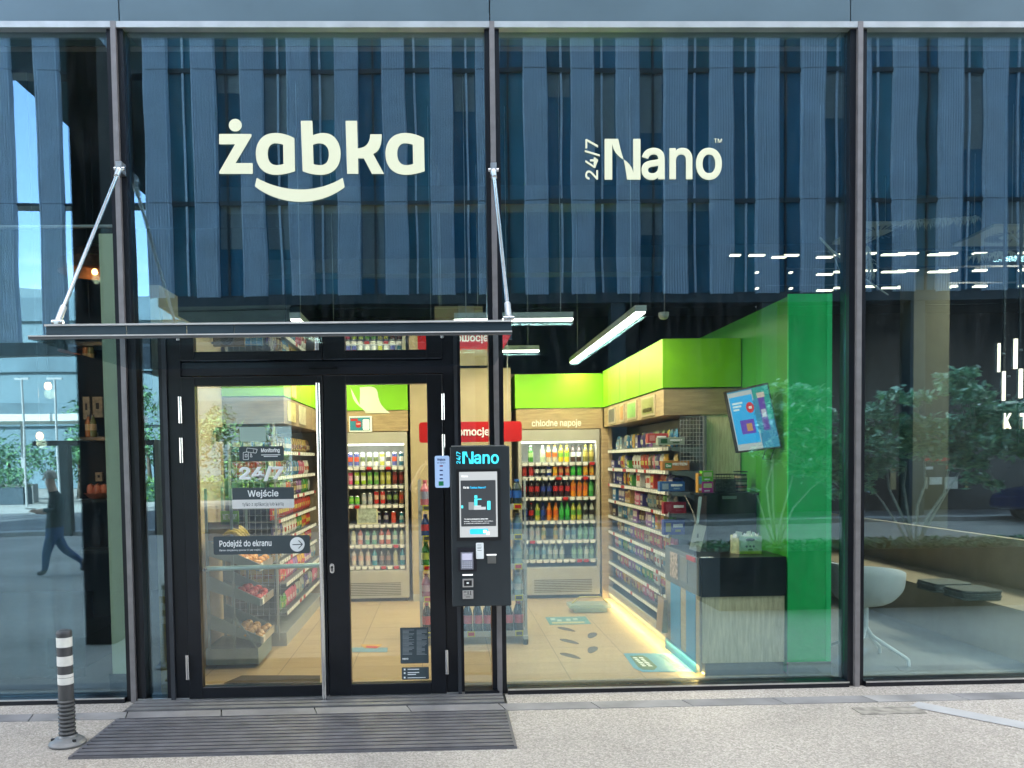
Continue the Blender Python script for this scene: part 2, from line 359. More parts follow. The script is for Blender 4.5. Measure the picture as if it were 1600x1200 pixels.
g = MB(); g.box(-9, 13.7, .06, 8.1, 4.75, 4.9, DARKI); g.build('ceiling', shop)
# mullions (x position, half width, depth in front)
def mull(x, wd, front=-.015, z0=0.0, strip=True):
    g = MB(); g.box(x - wd, x + wd, front, .12, z0, ZT + .06, DK); o = g.build('mullion', shop)
    if strip:
        g = MB(); g.box(x - .0175, x + .0175, front - .03, front - .0005, z0, ZT + .02, ALUL); g.build('cover_strip', o)
X1, X2, X3 = -2.163, .386, 2.930
mull(X1, .055); mull(X2, .05); mull(X3, .058)
mull(X1 - 2.55, .055); mull(X3 + 2.55, .055)
for x0, x1 in ((-9, X1 - .06), (X2 + .055, X3 - .06), (X3 + .06, 12)):
    g = MB(); g.box(x0, x1, -.05, .1, 0, .035, DK); g.box(x0, x1, -.052, -.045, .03, .04, ALU); g.build('sill', shop)
def pane(x0, x1, z0, z1, y=.03, mt=GLASS, parent=shop, name='window_pane'):
    g = MB(); g.box(x0, x1, y, y + .014, z0, z1, mt); return g.build(name, parent)
pane(X1 - 2.49, X1 - .056, .036, ZT + .04); pane(X2 + .051, X3 - .059, .036, ZT + .04); pane(X3 + .059, X3 + 2.49, .036, ZT + .04)
pane(X1 - 6, X1 - 2.61, .036, ZT); pane(X3 + 2.61, X3 + 8, .036, ZT)
# middle bay: glass over the canopy, dark transom, side lights and doors
ZC = 2.30
pane(X1 + .056, X2 - .051, 2.47, ZT + .04)
SL = at(222, 800, 0).x, at(256, 800, 0).x; SR = at(722, 800, 0).x, at(765, 800, 0).x
DL0, DL1 = at(291, 800, 0).x, at(510, 800, 0).x; DR1 = at(694, 800, 0).x
g = MB(); g.box(X1 + .055, X2 - .05, -.02, .12, 2.40, 2.47, DK); g.box(DL0 - .05, DR1 + .05, -.01, .10, 2.255, 2.30, DK); g.build('transom', shop)
g = MB(); g.box(DL0 - .05, DR1 + .05, .0, .08, 2.301, 2.399, DK); g.box(DL0 - .05, DR1 + .05, .081, .11, 2.225, 2.46, DK); g.build('transom', shop)
for x0, x1 in ((X1 + .055, SL[0]), (SL[1], DL0 - .004), (DR1 + .004, SR[0]), (DL1 - .1, DL1 + .1)):
    z0 = 0 if x1 - x0 < .19 and not x0 == DL1 - .1 else 2.30
    g = MB(); g.box(x0, x1, -.03, .12, z0, 2.40, DK); g.build('post', shop)
g = MB(); g.box(DL0 - .05, DL0 + .03, .03, .11, 0, 2.224, DK); g.box(DR1 - .03, DR1 + .05, .03, .11, 0, 2.224, DK); g.box(DL1 - .03, DL1 + .03, .03, .06, 0, 2.224, DK); g.build('door_stop', shop)
g = MB(); g.box(SR[0] - .045, SR[0] - .02, -.05, -.031, 0, 2.30, DKF); g.build('cover_strip', shop)
g = MB(); g.box(SL[1] + .03, SL[1] + .06, -.05, -.031, 0, 2.30, DKF); g.build('cover_strip', shop)
pane(SL[0], SL[1], .02, 2.40); pane(SR[0], SR[1], .02, 2.40)
g = MB(); g.box(SL[0], SL[1], -.03, .1, 0, .02, DK); g.build('sill', shop)
g = MB(); g.box(SR[0], SR[1] + .05, -.05, .1, 0, .03, DK); g.build('sill', shop)
def door(x0, x1, gx0, gx1, gz0, gz1, hinge_x):
    g = MB(); g.box(x0, gx0, -.045, .025, .018, 2.245, DK); g.box(gx1, x1, -.045, .025, .018, 2.245, DK)
    g.box(gx0, gx1, -.044, .024, .018, gz0, DK); g.box(gx0, gx1, -.044, .024, gz1, 2.245, DK)
    d = g.build('door', shop, bevel=.003)
    pane(gx0, gx1, gz0, gz1, -.012, GLASS_D, d, 'door_glass')
    for za, zb in ((.33, .16), (1.93, 2.11), (1.66, 1.83)):
        g = MB(); g.tube([(hinge_x, -.062, za), (hinge_x, -.062, (za + zb) / 2), (hinge_x, -.062, zb)], .013, STEEL, 10); g.build('hinge', d)
    return d
gz0, gz1 = at(400, 1070, 0).z, at(400, 603, 0).z
d1 = door(DL0, DL1 - .003, at(312, 800, 0).x, at(500, 800, 0).x, gz0, gz1, DL0 - .003)
d1['label'] = 'wider door with the long pull bar and grey stickers'
d2 = door(DL1 + .003, DR1, at(545, 800, 0).x, at(670, 800, 0).x, gz0, gz1, DR1 + .003)
d2['label'] = 'narrower door with the keyhole in its wide stile'
hx = at(501, 800, -.09).x
g = MB(); g.tube([(hx, -.10, .0), (hx, -.10, 1.1), (hx, -.10, 2.19)], .016, STEEL, 14)
for z in (.25, 1.2, 2.05): g.tube([(hx, -.10, z), (hx, -.045, z)], .009, STEEL)
g.build('pull_handle', d1)
g = MB(); a, b = at(322, 889, .07), at(503, 883, .07); g.tube([a, b], .017, mat((.45, .62, .6), .3, .5), 10)
for p in (a, b): g.tube([p, (p.x, .02, p.z)], .012, DK)
g.build('push_bar', d1)
k = at(519, 888, -.046); g = MB()
rplate(g, Vector((k.x - .016, -.0452, k.z - .034)), Vector((k.x + .016, -.0452, k.z + .034)), .008, .0155, STEEL)
g.tube([(k.x, -.0540, k.z + .008), (k.x, -.0552, k.z + .008)], .0085, BLK, 12); g.box(k.x - .004, k.x + .004, -.0552, -.0538, k.z - .02, k.z + .006, BLK)
g.build('keyhole_plate', d2)

# canopy
cr = thing('canopy', 'flat dark glass entrance canopy hung from two steel rods over the doors', 'canopy', (-.86, -.1, 2.3))
CU = glassmat(.34, (.52, .60, .62), (.8, .9, .95), wav=.0003)
cx0, cx1 = -2.10, .372
g = MB(); g.prism([(cx0, -1.46, 2.300), (cx1, -1.46, 2.300), (cx1, -.06, 2.300), (cx0, -.06, 2.300)], (0, 0, .011), CU); g.build('glass_plate', cr)
g = MB(); g.box(cx0 - .004, cx1 + .004, -1.474, -1.4605, 2.2995, 2.312, mat((.10, .10, .10), .5, .5)); g.box(cx0 - .004, cx1 + .004, -1.478, -1.44, 2.3125, 2.3185, LINE); g.build('edge_profile', cr)
UZ = at(400, 507, -1.2).z
fx = [at(72, 510, -1.2).x, at(198, 510, -1.2).x, at(292, 510, -1.2).x, at(366, 510, -1.2).x, at(800, 505, -1.2).x]
for i in range(4):
    g = MB(); g.box(fx[i] + .002, fx[i + 1] - .002, -1.205, -1.19, 2.312, UZ, mat((.035, .055, .07), .35, .3, .1)); g.build('upstand', cr)
g = MB(); g.box(fx[0] - .004, fx[4], -1.215, -1.185, UZ, UZ + .01, LINE); g.build('upstand_cap', cr)
for x in (cx0 + .10, cx1 - .05):
    g = MB(); g.box(x - .02, x + .02, -1.18, -.03, 2.3115, 2.37, DK); g.build('bracket_beam', cr)
for (u0, v0, u1, v1) in ((187, 264, 90, 503), (771, 266, 795, 497)):
    a = at(u0, v0, -.10); b = at(u1, v1, -1.15)
    g = MB(); d = (b - a); g.tube([a + d * .03, b - d * .05], .0125, STEEL, 10); rd = g.build('hanger_rod', cr)
    g = MB(); g.box(a.x - .02, a.x + .02, -.10 - .02, -.04, a.z - .03, a.z + .045, ALU); g.tube([a + Vector((-.035, 0, 0)), a + Vector((.035, 0, 0))], .014, STEEL); g.tube([a, a + d * .06], .019, ALU); g.build('clevis', rd)
    g = MB(); g.tube([b - d * .08, b], .019, ALU); g.tube([b + Vector((-.03, 0, 0)), b + Vector((.03, 0, 0))], .013, STEEL); g.box(b.x - .012, b.x + .012, b.y - .02, b.y + .02, 2.40, b.z, ALU); g.build('clevis', rd)
# sensor above the door
a = at(436, 545, -.16)
rt = thing('door_sensor', 'black round motion sensor with white tag fixed above the glass doors', 'sensor', (a.x, -.1, 2.26))
g = MB(); g.lathe([(.0, a.z - .035), (.075, a.z - .03), (.10, a.z - .01), (.105, a.z + .02), (.09, a.z + .05), (.0, a.z + .052)], BLK, (a.x + .03, -.17, 0), 20); g.build('housing', rt)
g = MB(); g.box(a.x - .12, a.x - .07, -.255, -.25, a.z - .01, a.z + .025, WHITE); g.box(a.x - .125, a.x + .1, -.25, -.031, a.z + .0, a.z + .045, BLK); g.build('bracket', rt)

# ------------------------------------------------------------------ word signs on the glass
ZP = [[(231, 183), ('C', (231, 160), (249, 144), (271, 144)), ('C', (293, 144), (311, 160), (311, 183)), ('C', (311, 206), (293, 222), (271, 222)), ('C', (249, 222), (231, 206), (231, 183))],
      [(172, 238), (368, 238), (372, 242), (372, 252), (272, 420), (376, 420), (380, 424), (380, 484), (377, 487), (174, 487), (171, 483), (171, 474), (270, 302), (173, 302), (170, 299), (170, 242)]]
def a_paths(dx): return [
    [(640 + dx, 264), ('C', (600 + dx, 242), (560 + dx, 232), (520 + dx, 232)), ('C', (440 + dx, 232), (399 + dx, 288), (399 + dx, 362)), ('C', (399 + dx, 444), (450 + dx, 493), (525 + dx, 493)), ('C', (565 + dx, 493), (610 + dx, 483), (644 + dx, 470))],
    [(570 + dx, 305), ('C', (552 + dx, 298), (535 + dx, 296), (520 + dx, 296)), ('C', (490 + dx, 296), (473 + dx, 322), (473 + dx, 360)), ('C', (473 + dx, 408), (495 + dx, 433), (530 + dx, 433)), ('C', (545 + dx, 433), (560 + dx, 430), (572 + dx, 425))]]
ZP += a_paths(0) + a_paths(810)
ZP += [[(680, 156), (752, 156), (756, 246), ('C', (775, 238), (800, 232), (822, 232)), ('C', (890, 232), (929, 290), (929, 362)), ('C', (929, 444), (880, 493), (805, 493)), ('C', (765, 493), (725, 485), (692, 470))],
       [(756, 305), ('C', (775, 298), (785, 296), (797, 296)), ('C', (835, 296), (856, 325), (856, 365)), ('C', (856, 410), (835, 433), (803, 433)), ('C', (785, 433), (770, 430), (760, 426))],
       [(960, 156), (1032, 156), (1036, 328), ('C', (1085, 325), (1112, 300), (1114, 240)), (1186, 240), ('C', (1186, 300), (1175, 345), (1132, 362)), (1200, 487), (1125, 487), (1074, 390), (1038, 390), (1040, 487), (970, 487)],
       [(405, 512), ('C', (490, 562), (590, 585), (680, 585)), ('C', (770, 585), (860, 562), (942, 512)), (955, 570), ('C', (870, 635), (770, 662), (680, 662)), ('C', (570, 662), (460, 620), (393, 565))]]
def solid(vs, fs, fmap, th, mt, name, parent=None, loc=None):
    """extruded flat lettering"""
    bm = bmesh.new(); bv = [bm.verts.new(fmap(v.x, v.y)) for v in vs]
    for f in fs:
        try: bm.faces.new([bv[i] for i in f])
        except ValueError: pass
    r = bmesh.ops.extrude_face_region(bm, geom=bm.faces[:]); 
    for v in r['geom']:
        if isinstance(v, bmesh.types.BMVert): v.co.y -= th
    bmesh.ops.recalc_face_normals(bm, faces=bm.faces)
    o_ = rootloc(parent) if parent else Vector(loc); bmesh.ops.translate(bm, verts=bm.verts, vec=-o_)
    me = bpy.data.meshes.new(name); bm.to_mesh(me); bm.free(); me.materials.append(mt)
    o = bpy.data.objects.new(name, me); sc.collection.objects.link(o)
    if parent: o.parent = parent
    else: o.location = o_
    return o
vs, fs = path2mesh(ZP)
ys = .0294
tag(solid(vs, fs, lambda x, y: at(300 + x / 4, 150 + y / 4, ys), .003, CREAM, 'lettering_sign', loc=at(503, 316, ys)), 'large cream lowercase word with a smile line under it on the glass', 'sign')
NP = [[(345, 198), (458, 198), ('C', (470, 260), (485, 320), (503, 370)), ('C', (455, 345), (418, 300), (408, 238)), (408, 537), (345, 537)],
      [(504, 371), ('C', (548, 395), (578, 440), (584, 488)), (583, 198), (643, 198), (643, 537), (532, 537), ('C', (524, 470), (515, 420), (504, 371))]]
def nano(tr, y, th, mt, parent, tm=True):
    """tr maps the drawing to picture coordinates on the plane y"""
    fm = lambda x, z: at(*tr(x, z), y)
    vs, fs = path2mesh(NP); solid(vs, fs, fm, th, mt, 'initial_letter', parent)
    for s, bx, rot, nm in (('ano', (652, 540, 1322, 272), 0, 'lettering'), ('24/7', (180, 537, 305, 200), 90, 'numerals')) + ((('TM', (1256, 230, 1322, 196), 0, 'small_letters'),) if tm else ()):
        vs, fs = glyphs(s, .022 if nm == 'lettering' else .012)
        if rot: vs = [Vector((-v.y, v.x, v.z)) for v in vs]
        x0, x1 = min(v.x for v in vs), max(v.x for v in vs); y0, y1 = min(v.y for v in vs), max(v.y for v in vs)
        f2 = lambda x, z: fm(bx[0] + (bx[2] - bx[0]) * (x - x0) / (x1 - x0), bx[1] + (bx[3] - bx[1]) * (z - y0) / (y1 - y0))
        zm = min(v.z for v in vs); zr_ = max(1e-6, max(v.z for v in vs) - zm)
        g = MB(); g.add([f2(v.x, v.y) + Vector((0, -(v.z - zm) / zr_ * th, 0)) for v in vs], fs, mt); g.build(nm, parent)
rt = thing('lettering_sign', 'cream word with a rotated 24/7 beside it high on the second pane', 'sign', at(1020, 282, ys))
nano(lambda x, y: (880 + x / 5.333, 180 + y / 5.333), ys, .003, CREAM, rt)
# ------------------------------------------------------------------ stickers on the doors
yd = -.0125
def stick(u0, v0, u1, v1, mt, name, label, cat='sticker', y=yd, rad=.012, th=.0012):
    a, b = at(u0, v1, y), at(u1, v0, y); g = MB(); rt = thing(name, label, cat, (a.x, y, a.z)); rplate(g, a, b, th, rad, mt); g.build('backing', rt); return rt
def words(rt, s, u0, v0, u1, v1, mt, y, bold=.03, rot=0, name='lettering'):
    g = MB(); text(g, s, at(u0, v1, y), at(u1, v0, y), mt, bold, rot); return g.build(name, rt)
TXT = mat((.92, .94, .94), .5, 0, .0)
TD = mat((.10, .11, .12), .5, 0, 0)
PALE = mat((.42, .58, .52), .5, 0, .03)
stick(375, 667, 415, 690, PALE, 'sticker', 'blank pale rounded sticker at the top of the sticker column')
rt = stick(374, 697, 443, 721, DSTK, 'sticker', 'small grey monitoring sticker with a camera drawing'); y = yd - .002
words(rt, 'Monitoring', 408, 700, 437, 708.5, TXT, y, .04)
g = MB()
for k, (a0, a1) in enumerate(((408, 438), (412, 434))): g.box(at(a0, 710, y).x, at(a1, 710, y).x, y - .0003, y, at(400, 711.6 + k * 2.4, y).z, at(400, 710.4 + k * 2.4, y).z, TXT)
def ring(pts, r=.0017):
    for i in range(len(pts)):
        p, q = at(*pts[i], y), at(*pts[(i + 1) % len(pts)], y); g.bar(p, q, r * 2, .0006, TXT, (0, 1, 0))
ring([(380, 707), (388, 706), (388, 718), (380, 718)]); ring([(383, 710), (386, 710), (386, 714), (383, 714)]); ring([(386, 700), (402, 702), (400, 708), (385, 706)]); ring([(396, 702.5), (396, 707)]); ring([(392, 708), (391, 714), (394, 714)])
g.build('lettering', rt)
p = at(373, 752, yd); rt = thing('sticker', 'bold white numerals 24/7 stuck on the door glass', 'sticker', p)
words(rt, '24/7', 374, 728, 443, 752, TXT, yd - .001, .045)
rt = stick(363, 761, 459, 795, WHITE, 'sticker', 'two-tone entry sticker, grey above white, in the middle of the glass', rad=.008)
g = MB(); a, b = at(363, 781, yd - .0013), at(459, 761, yd - .0013); g.box(a.x, b.x, yd - .0017, yd - .0013, a.z, b.z, DSTK); g.build('band', rt)
words(rt, 'Wejście', 387, 765, 435, 779, TXT, yd - .0022, .02); words(rt, 'tylko z aplikacją lub kartą', 379, 784, 443, 792, TD, yd - .0018, .0)
rt = stick(334, 836, 484, 867, DSTK, 'sticker', 'long grey sticker with an arrow in a white circle'); y = yd - .0018
words(rt, 'Podejdź do ekranu', 343, 843, 424, 857, TXT, y, .018); words(rt, 'Ekran dotykowy powie Ci jak wejść.', 343, 857.5, 408, 862, TXT, y, .01)
g = MB(); c = at(464.5, 850.5, y); rr = (at(476, 850, y) - at(464.5, 850, y)).length
g.prism([(c.x + rr * math.cos(t * math.pi / 14), y, c.z + rr * math.sin(t * math.pi / 14)) for t in range(28)], (0, -.0006, 0), TXT)
y2 = y - .0012
for p, q in (((457, 851), (472, 850.5)), ((466.5, 844.5), (472.5, 850.5)), ((466.5, 857), (472.5, 850.5))): g.bar(at(*p, y2), at(*q, y2), .0055, .0006, DSTK, (0, 1, 0))
g.build('arrow', rt)
rt = stick(626, 980, 669, 1037, DSTK, 'notice', 'tall grey notice of small print low on the narrow door', 'notice', rad=.006); y = yd - .0018
g = MB(); random.seed(3)
for col in ((629, 647), (651, 667)):
    v = 984
    while v < 1022:
        e = col[1] - random.choice((0, 0, 1, 3, 8)); a, b = at(col[0], v + 1.0, y), at(e, v, y); g.box(a.x, b.x, y - .0003, y, a.z, b.z, mat((.30, .33, .35), .5, 0, 0)); v += 1.9
for u, s in ((629, 0),): pass
text(g, 'nano', at(629, 1031, y), at(638, 1028, y), TXT, .03)
g.build('lettering', rt)
rt = stick(628, 1042, 670, 1062, DSTK, 'notice', 'small grey contact notice under the tall notice', 'notice', rad=.006)
g = MB()
for v, e in ((1045, 655), (1050, 655), (1053, 650), (1058, 665)):
    a, b = at(637, v + 1.6, y), at(e, v, y); g.box(a.x, b.x, y - .0003, y, a.z, b.z, TXT)
for v in (1046, 1051.5, 1058.5): a, b = at(631, v + 1.6, y), at(633.5, v - 1.2, y); g.box(a.x, b.x, y - .0003, y, a.z, b.z, TXT)
g.build('lettering', rt)
# ------------------------------------------------------------------ kiosk
yk = -.24
a, b = at(707, 948, yk), at(796, 697, yk)
KB = mat((.036, .044, .050), .42, .3, .06, 4)
rt = thing('entry_kiosk', 'tall dark grey wall kiosk with a lit screen and card terminal', 'kiosk', (a.x, yk, a.z))
g = MB(); g.box(a.x, b.x, yk, -.055, a.z, b.z, KB); g.build('housing', rt, bevel=.004)
g = MB(); g.box(a.x + .01, b.x - .02, yk + .001, -.06, b.z + .0005, b.z + .008, ALU); g.build('top_cap', rt)
KT = lambda x, y: (660 + x / 4.2875, 680 + y / 4.2875)
CYAN = mat((.05, .55, .75), .5, 0, 0, emit=.55, ecol=(.05, .75, .95))
def kt(x, y):   # kiosk wordmark box: letters 265..512 x 108..192 in crop
    fx_ = (x - 345) / (1322 - 345); fy_ = (y - 198) / (540 - 198); return KT(268 + fx_ * 244, 110 + fy_ * 82)
nano(kt, yk - .001, .004, CYAN, rt, tm=False)
g = MB(); p, q = at(*KT(232, 708), yk - .001), at(*KT(520, 224), yk - .001); g.box(p.x, q.x, yk - .004, yk - .001, p.z, q.z, BLK); g.build('bezel', rt)
ysn = yk - .0045
SCG = mat((.30, .31, .31), .3, 0, 0, emit=.30, ecol=(.75, .77, .77)); SCD = mat((.04, .045, .05), .3, 0, 0, emit=.06, ecol=(.3, .32, .35))
SCW = mat((.6, .6, .6), .4, 0, 0, emit=.6, ecol=(.95, 1, 1)); SCC = mat((.02, .4, .7), .4, 0, 0, emit=.5, ecol=(.03, .55, .9)); SCY = mat((.05, .5, .6), .4, 0, 0, emit=.5, ecol=(.1, .8, .85))
g = MB(); p, q = at(*KT(252, 685), ysn), at(*KT(500, 243), ysn); g.box(p.x, q.x, ysn - .001, ysn, p.z, q.z, SCG); scn = g.build('screen', rt)
g = MB(); y = ysn - .0015
def kr(x0, y0, x1, y1, mt, dy=0, r=.005): rplate(g, at(*KT(x0, y1), y - dy), at(*KT(x1, y0), y - dy), .0005, r, mt)
kr(260, 300, 490, 612, SCD); kr(318, 626, 440, 664, SCC, 0, .01)
text(g, 'Nano', at(*KT(262, 282), y), at(*KT(304, 268), y), SCW, .03); text(g, 'Co to', at(*KT(274, 358), y - .001), at(*KT(312, 343), y - .001), SCW, .03)
text(g, 'Żabka Nano?', at(*KT(318, 358), y - .001), at(*KT(425, 340), y - .001), SCC, .03)
kr(310, 470, 425, 500, mat((.5, .5, .5), .4, 0, 0, emit=.25, ecol=(.7, .75, .75)), .001, .006); kr(310, 448, 345, 500, mat((.3, .3, .3), .4, 0, 0, emit=.12, ecol=(.6, .6, .6)), .0016, .002)
kr(394, 445, 424, 480, SCD, .0022, .002); kr(434, 440, 456, 500, SCY, .001, .004); kr(348, 402, 368, 424, SCY, .002, .004); kr(348, 426, 368, 472, SCY, .002, .003); kr(366, 425, 396, 433, SCY, .002, .001)
kr(260, 470, 273, 490, SCY, .001, .0025)
text(g, 'To samoobsługowy sklep bez', at(*KT(280, 568), y - .001), at(*KT(440, 556), y - .001), SCW, .02)
text(g, 'kolejek. Zbierasz zakupy, wychodzisz,', at(*KT(280, 582), y - .001), at(*KT(474, 571), y - .001), SCW, .0)
text(g, 'a należność pobieramy później.', at(*KT(280, 596), y - .001), at(*KT(448, 585), y - .001), SCW, .0)
kr(408, 634, 432, 656, SCW, .0012, .0027); kr(428, 646, 450, 668, SCW, .0015, .0027)
g.build('screen_picture', scn)
g = MB(); p, q = at(*KT(238, 912), yk - .0005), at(*KT(362, 752), yk - .0005); g.box(p.x, q.x, yk - .006, yk - .0005, p.z, q.z, mat((.012, .012, .02), .4)); 
p, q = at(*KT(258, 900), yk - .03), at(*KT(340, 785), yk - .03); g.box(p.x, q.x, yk - .03, yk - .006, p.z, q.z, mat((.28, .28, .34), .4, .2)); tm_ = g.build('card_terminal', rt)
g = MB(); yy = yk - .0315
p, q = at(*KT(266, 838), yy), at(*KT(332, 792), yy); g.box(p.x, q.x, yy, yy + .001, p.z, q.z, mat((.3, .3, .4), .3, 0, 0, emit=.25, ecol=(.75, .75, .95)))
for r_ in range(4):
    for c_ in range(5):
        p, q = at(*KT(266 + c_ * 14, 854 + r_ * 12), yy), at(*KT(276 + c_ * 14, 846 + r_ * 12), yy); g.box(p.x, q.x, yy - .002, yy + .001, p.z, q.z, mat((.6, .6, .68), .5, 0, 0))
g.build('keypad', tm_)
for nm, (x0, y0, x1, y1), mt_, dd in (('light_bar', (268, 930, 338, 941), SCW, .004), ('light_bar', (430, 796, 496, 806), SCW, .004), ('reader_frame', (270, 960, 340, 1018), ALU, .012), ('reader_frame', (436, 808, 492, 860), mat((.16, .16, .15), .4, .3), .008), ('coin_slot', (270, 1038, 340, 1096), ALU, .012)):
    g = MB(); p, q = at(*KT(x0, y1), yk - .0005), at(*KT(x1, y0), yk - .0005); g.box(p.x, q.x, yk - dd, yk - .0005, p.z, q.z, mt_); o = g.build(nm, rt, bevel=.0015)
    if nm == 'reader_frame' and y0 > 900:
        g = MB(); p, q = at(*KT(279, 1010), yk - dd), at(*KT(331, 972), yk - dd); g.box(p.x, q.x, yk - dd - .001, yk - dd + .001, p.z, q.z, BLK); p, q = at(*KT(296, 996), yk - dd), at(*KT(312, 984), yk - dd); g.box(p.x, q.x, yk - dd - .002, yk - dd, p.z, q.z, TXT); g.build('reader_window', o)
    if nm == 'coin_slot':
        g = MB()
        for bx in ((276, 1046, 296, 1054), (302, 1044, 310, 1066), (318, 1042, 326, 1068), (280, 1068, 330, 1072), (290, 1080, 320, 1086)):
            p, q = at(*KT(bx[0], bx[3]), yk - dd), at(*KT(bx[2], bx[1]), yk - dd); g.box(p.x, q.x, yk - dd - .0012, yk - dd + .001, p.z, q.z, mat((.2, .2, .2), .4, .3))
        g.build('slot_recess', o)
rtk = thing('sticker', 'narrow white sticker stuck on the kiosk beside its card terminal', 'sticker', at(*KT(360, 828), yk - .001))
g = MB(); rplate(g, at(*KT(360, 829), yk - .0065), at(*KT(410, 720), yk - .0065), .001, .006, TXT)
for i, v in enumerate((734, 748, 756, 770)): p, q = at(*KT(368, v + 3), yk - .0076), at(*KT(394 + 3 * (i % 2), v), yk - .0076); g.box(p.x, q.x, yk - .0079, yk - .0076, p.z, q.z, TD)
g.build('backing', rtk)
# small lit info sign clipped to the door stile
a, b = at(680, 762, -.10), at(702, 712, -.10)
rt = thing('entry_price_sign', 'slim glowing pale blue entry sign left of the kiosk top', 'sign', (a.x, -.1, a.z))
g = MB(); rplate(g, a, b, .012, .012, mat((.25, .36, .6), .3, 0, 0, emit=.33, ecol=(.45, .66, 1))); g.box(a.x + .02, b.x, -.0995, -.05, a.z + .04, b.z - .06, DK); g.build('panel', rt)
g = MB(); y = -.1125; NAVY = mat((.02, .04, .2), .5, 0, 0)
text(g, 'Wejście', at(683, 721, y), at(696, 716, y), NAVY, .04); text(g, 'do sklepu', at(683, 724.5, y), at(696, 722, y), NAVY, .02)
for i, v in enumerate((727, 734, 741, 747)): p, q = at(687, v + 2, y), at(692, v, y); g.box(p.x, q.x, y - .0006, y, p.z, q.z, RED if i == 0 else NAVY)
p, q = at(685.5, 759, y), at(693, 752, y); rplate(g, p, q, .0008, .004, mat((.03, .40, .16), .5, 0, 0)); g.build('lettering', rt)

# ------------------------------------------------------------------ bollard
p = atz(106, 1163)
rt = thing('bollard', 'flexible dark grey bollard with white reflective bands beside the grating', 'bollard', (p.x, p.y, 0))
RB = mat((.045, .047, .05), .5, 0, .15, 14, bump=.15, bscale=60); cc = (p.x, p.y, 0)
g = MB(); g.lathe([(.0, .006), (.125, .006), (.125, .014), (.11, .03), (.085, .042), (.06, .05), (.055, .06)], mat((.14, .145, .15), .35, 0, .15, 12), cc, 28)
for t in (20, 140, 260): g.lathe([(.0, .046), (.013, .045), (.014, .032)], BLK, (p.x + .095 * math.cos(R_(t - 60)), p.y + .095 * math.sin(R_(t - 60)), 0), 10)
g.build('base_plate', rt)
pr = [(.052, .05)]
for i in range(9): z = .062 + i * .0235; pr += [(.049, z), (.058, z + .008), (.058, z + .013), (.049, z + .0215)]
g = MB(); g.lathe(pr, RB, cc, 28); g.build('bellows', rt)
zt = at(103, 983, p.y).z
g = MB(); g.lathe([(.050, .27), (.0515, .275), (.0515, .40), (.0525, .405), (.051, .43), (.051, zt - .03), (.046, zt - .008), (.02, zt), (0, zt)], RB, cc, 28); g.lathe([(.05, zt - .035), (.053, zt - .033), (.053, zt - .02), (.048, zt - .008)], RB, cc, 28); g.build('post', rt)
RW = mat((.66, .66, .62), .35, 0, .12, 20)
for v0, v1 in ((995, 1010), (1024, 1039), (1052, 1068)):
    z1, z0 = at(104, v0, p.y).z, at(104, v1, p.y).z; g = MB(); g.lathe([(.0505, z0), (.0524, z0 + .001), (.0524, z1 - .001), (.0505, z1)], RW, cc, 28); g.build('reflective_band', rt)

for ch in rt.children:      # slimmer all round: the post is about 9 cm thick
    for v in ch.data.vertices: v.co.x *= .84; v.co.y *= .84
# ------------------------------------------------------------------ shop interior shell
g = MB(); g.box(-2.0, -1.94, .12, 4.1, 0, 2.75, BEIGE); g.build('wall', shop)
g = MB(); g.box(-2.0, 2.6, 3.96 + .7, 4.8, 0, 2.72, BEIGE); g.build('wall', shop)
g = MB(); g.box(-.36, .82, 3.93, 4.6, 0, 2.72, BEIGE); g.build('wall', shop)
g = MB(); g.box(-.10, -.085, 3.915, 3.93, 0, 2.7, IVORY); g.box(-.36, .82, 3.915, 3.93, 0, .08, IVORY); g.build('skirting', shop)
g = MB(); g.box(2.6, 2.885, .32, 6.0, 0, 2.83, GRND); g.build('partition_wall', shop)
g = MB(); g.box(2.8855, 2.90, .325, 6.0, 0, 2.825, mat((.03, .032, .036), .7)); g.build('wall_panel', shop)  # unseen dark facing added to stop green bounce light in the next room
g = MB(); g.box(2.588, 2.6, .32, 6.0, 0.1, 2.83, mat((.045, .32, .03), .5, 0, .05)); g.build('wall_panel', shop)
g = MB(); g.box(2.575, 2.9, .30, .32, .1, 2.84, GRND); g.box(2.862, 2.9, .296, .3, .1, 2.84, mat((.03, .75, .20), .5, 0, .05)); g.build('wall_panel', shop)
g = MB(); g.box(2.575, 2.9, .29, .32, 0, .098, mat((.30, .30, .24), .5)); g.build('skirting', shop)
# header boards: green fascia over oak boards, above coolers and shelving
SEAM = mat((.06, .20, .01), .6, 0, 0)
def header(x0, x1, y0, y1, parent):
    g = MB(); g.box(x0, x1, y0, y1, 2.245, 2.64, GRN); g.build('green_fascia', parent)
    g = MB(); g.box(x0 + .01, x1 - .002, y0 + .01, y1, 2.0, 2.235, WOOD); g.box(x0 + .02, x1, y0 + .02, y1, 2.235, 2.245, IVORY); g.build('oak_board', parent)
LY = 3.92
hr = thing('shelf_header', 'oak header board reading cold drinks under a plain green fascia', 'header board', (1.3, LY, 2.0))
header(.87, 1.90, LY, LY + .65, hr)
g = MB(); text(g, 'chłodne napoje', at(831, 669, LY + .005), at(908, 655, LY + .005), mat((.75, .72, .62), .5, 0, 0, emit=.15, ecol=(1, .95, .8)), .02); g.build('lettering', hr)
hr = thing('shelf_header', 'long green and oak header running over the tall snack shelving', 'header board', (2.2, 2.6, 2.0))
g = MB(); g.box(1.90, 2.578, 1.28, LY - .003, 2.245, 2.66, GRN)
for yy in (2.1, 3.0): g.box(1.8985, 1.9, yy, yy + .004, 2.245, 2.66, SEAM)
g.build('green_fascia', hr)
g = MB(); g.box(1.91, 2.578, 1.29, LY - .003, 2.012, 2.235, WOOD); g.build('oak_board', hr)
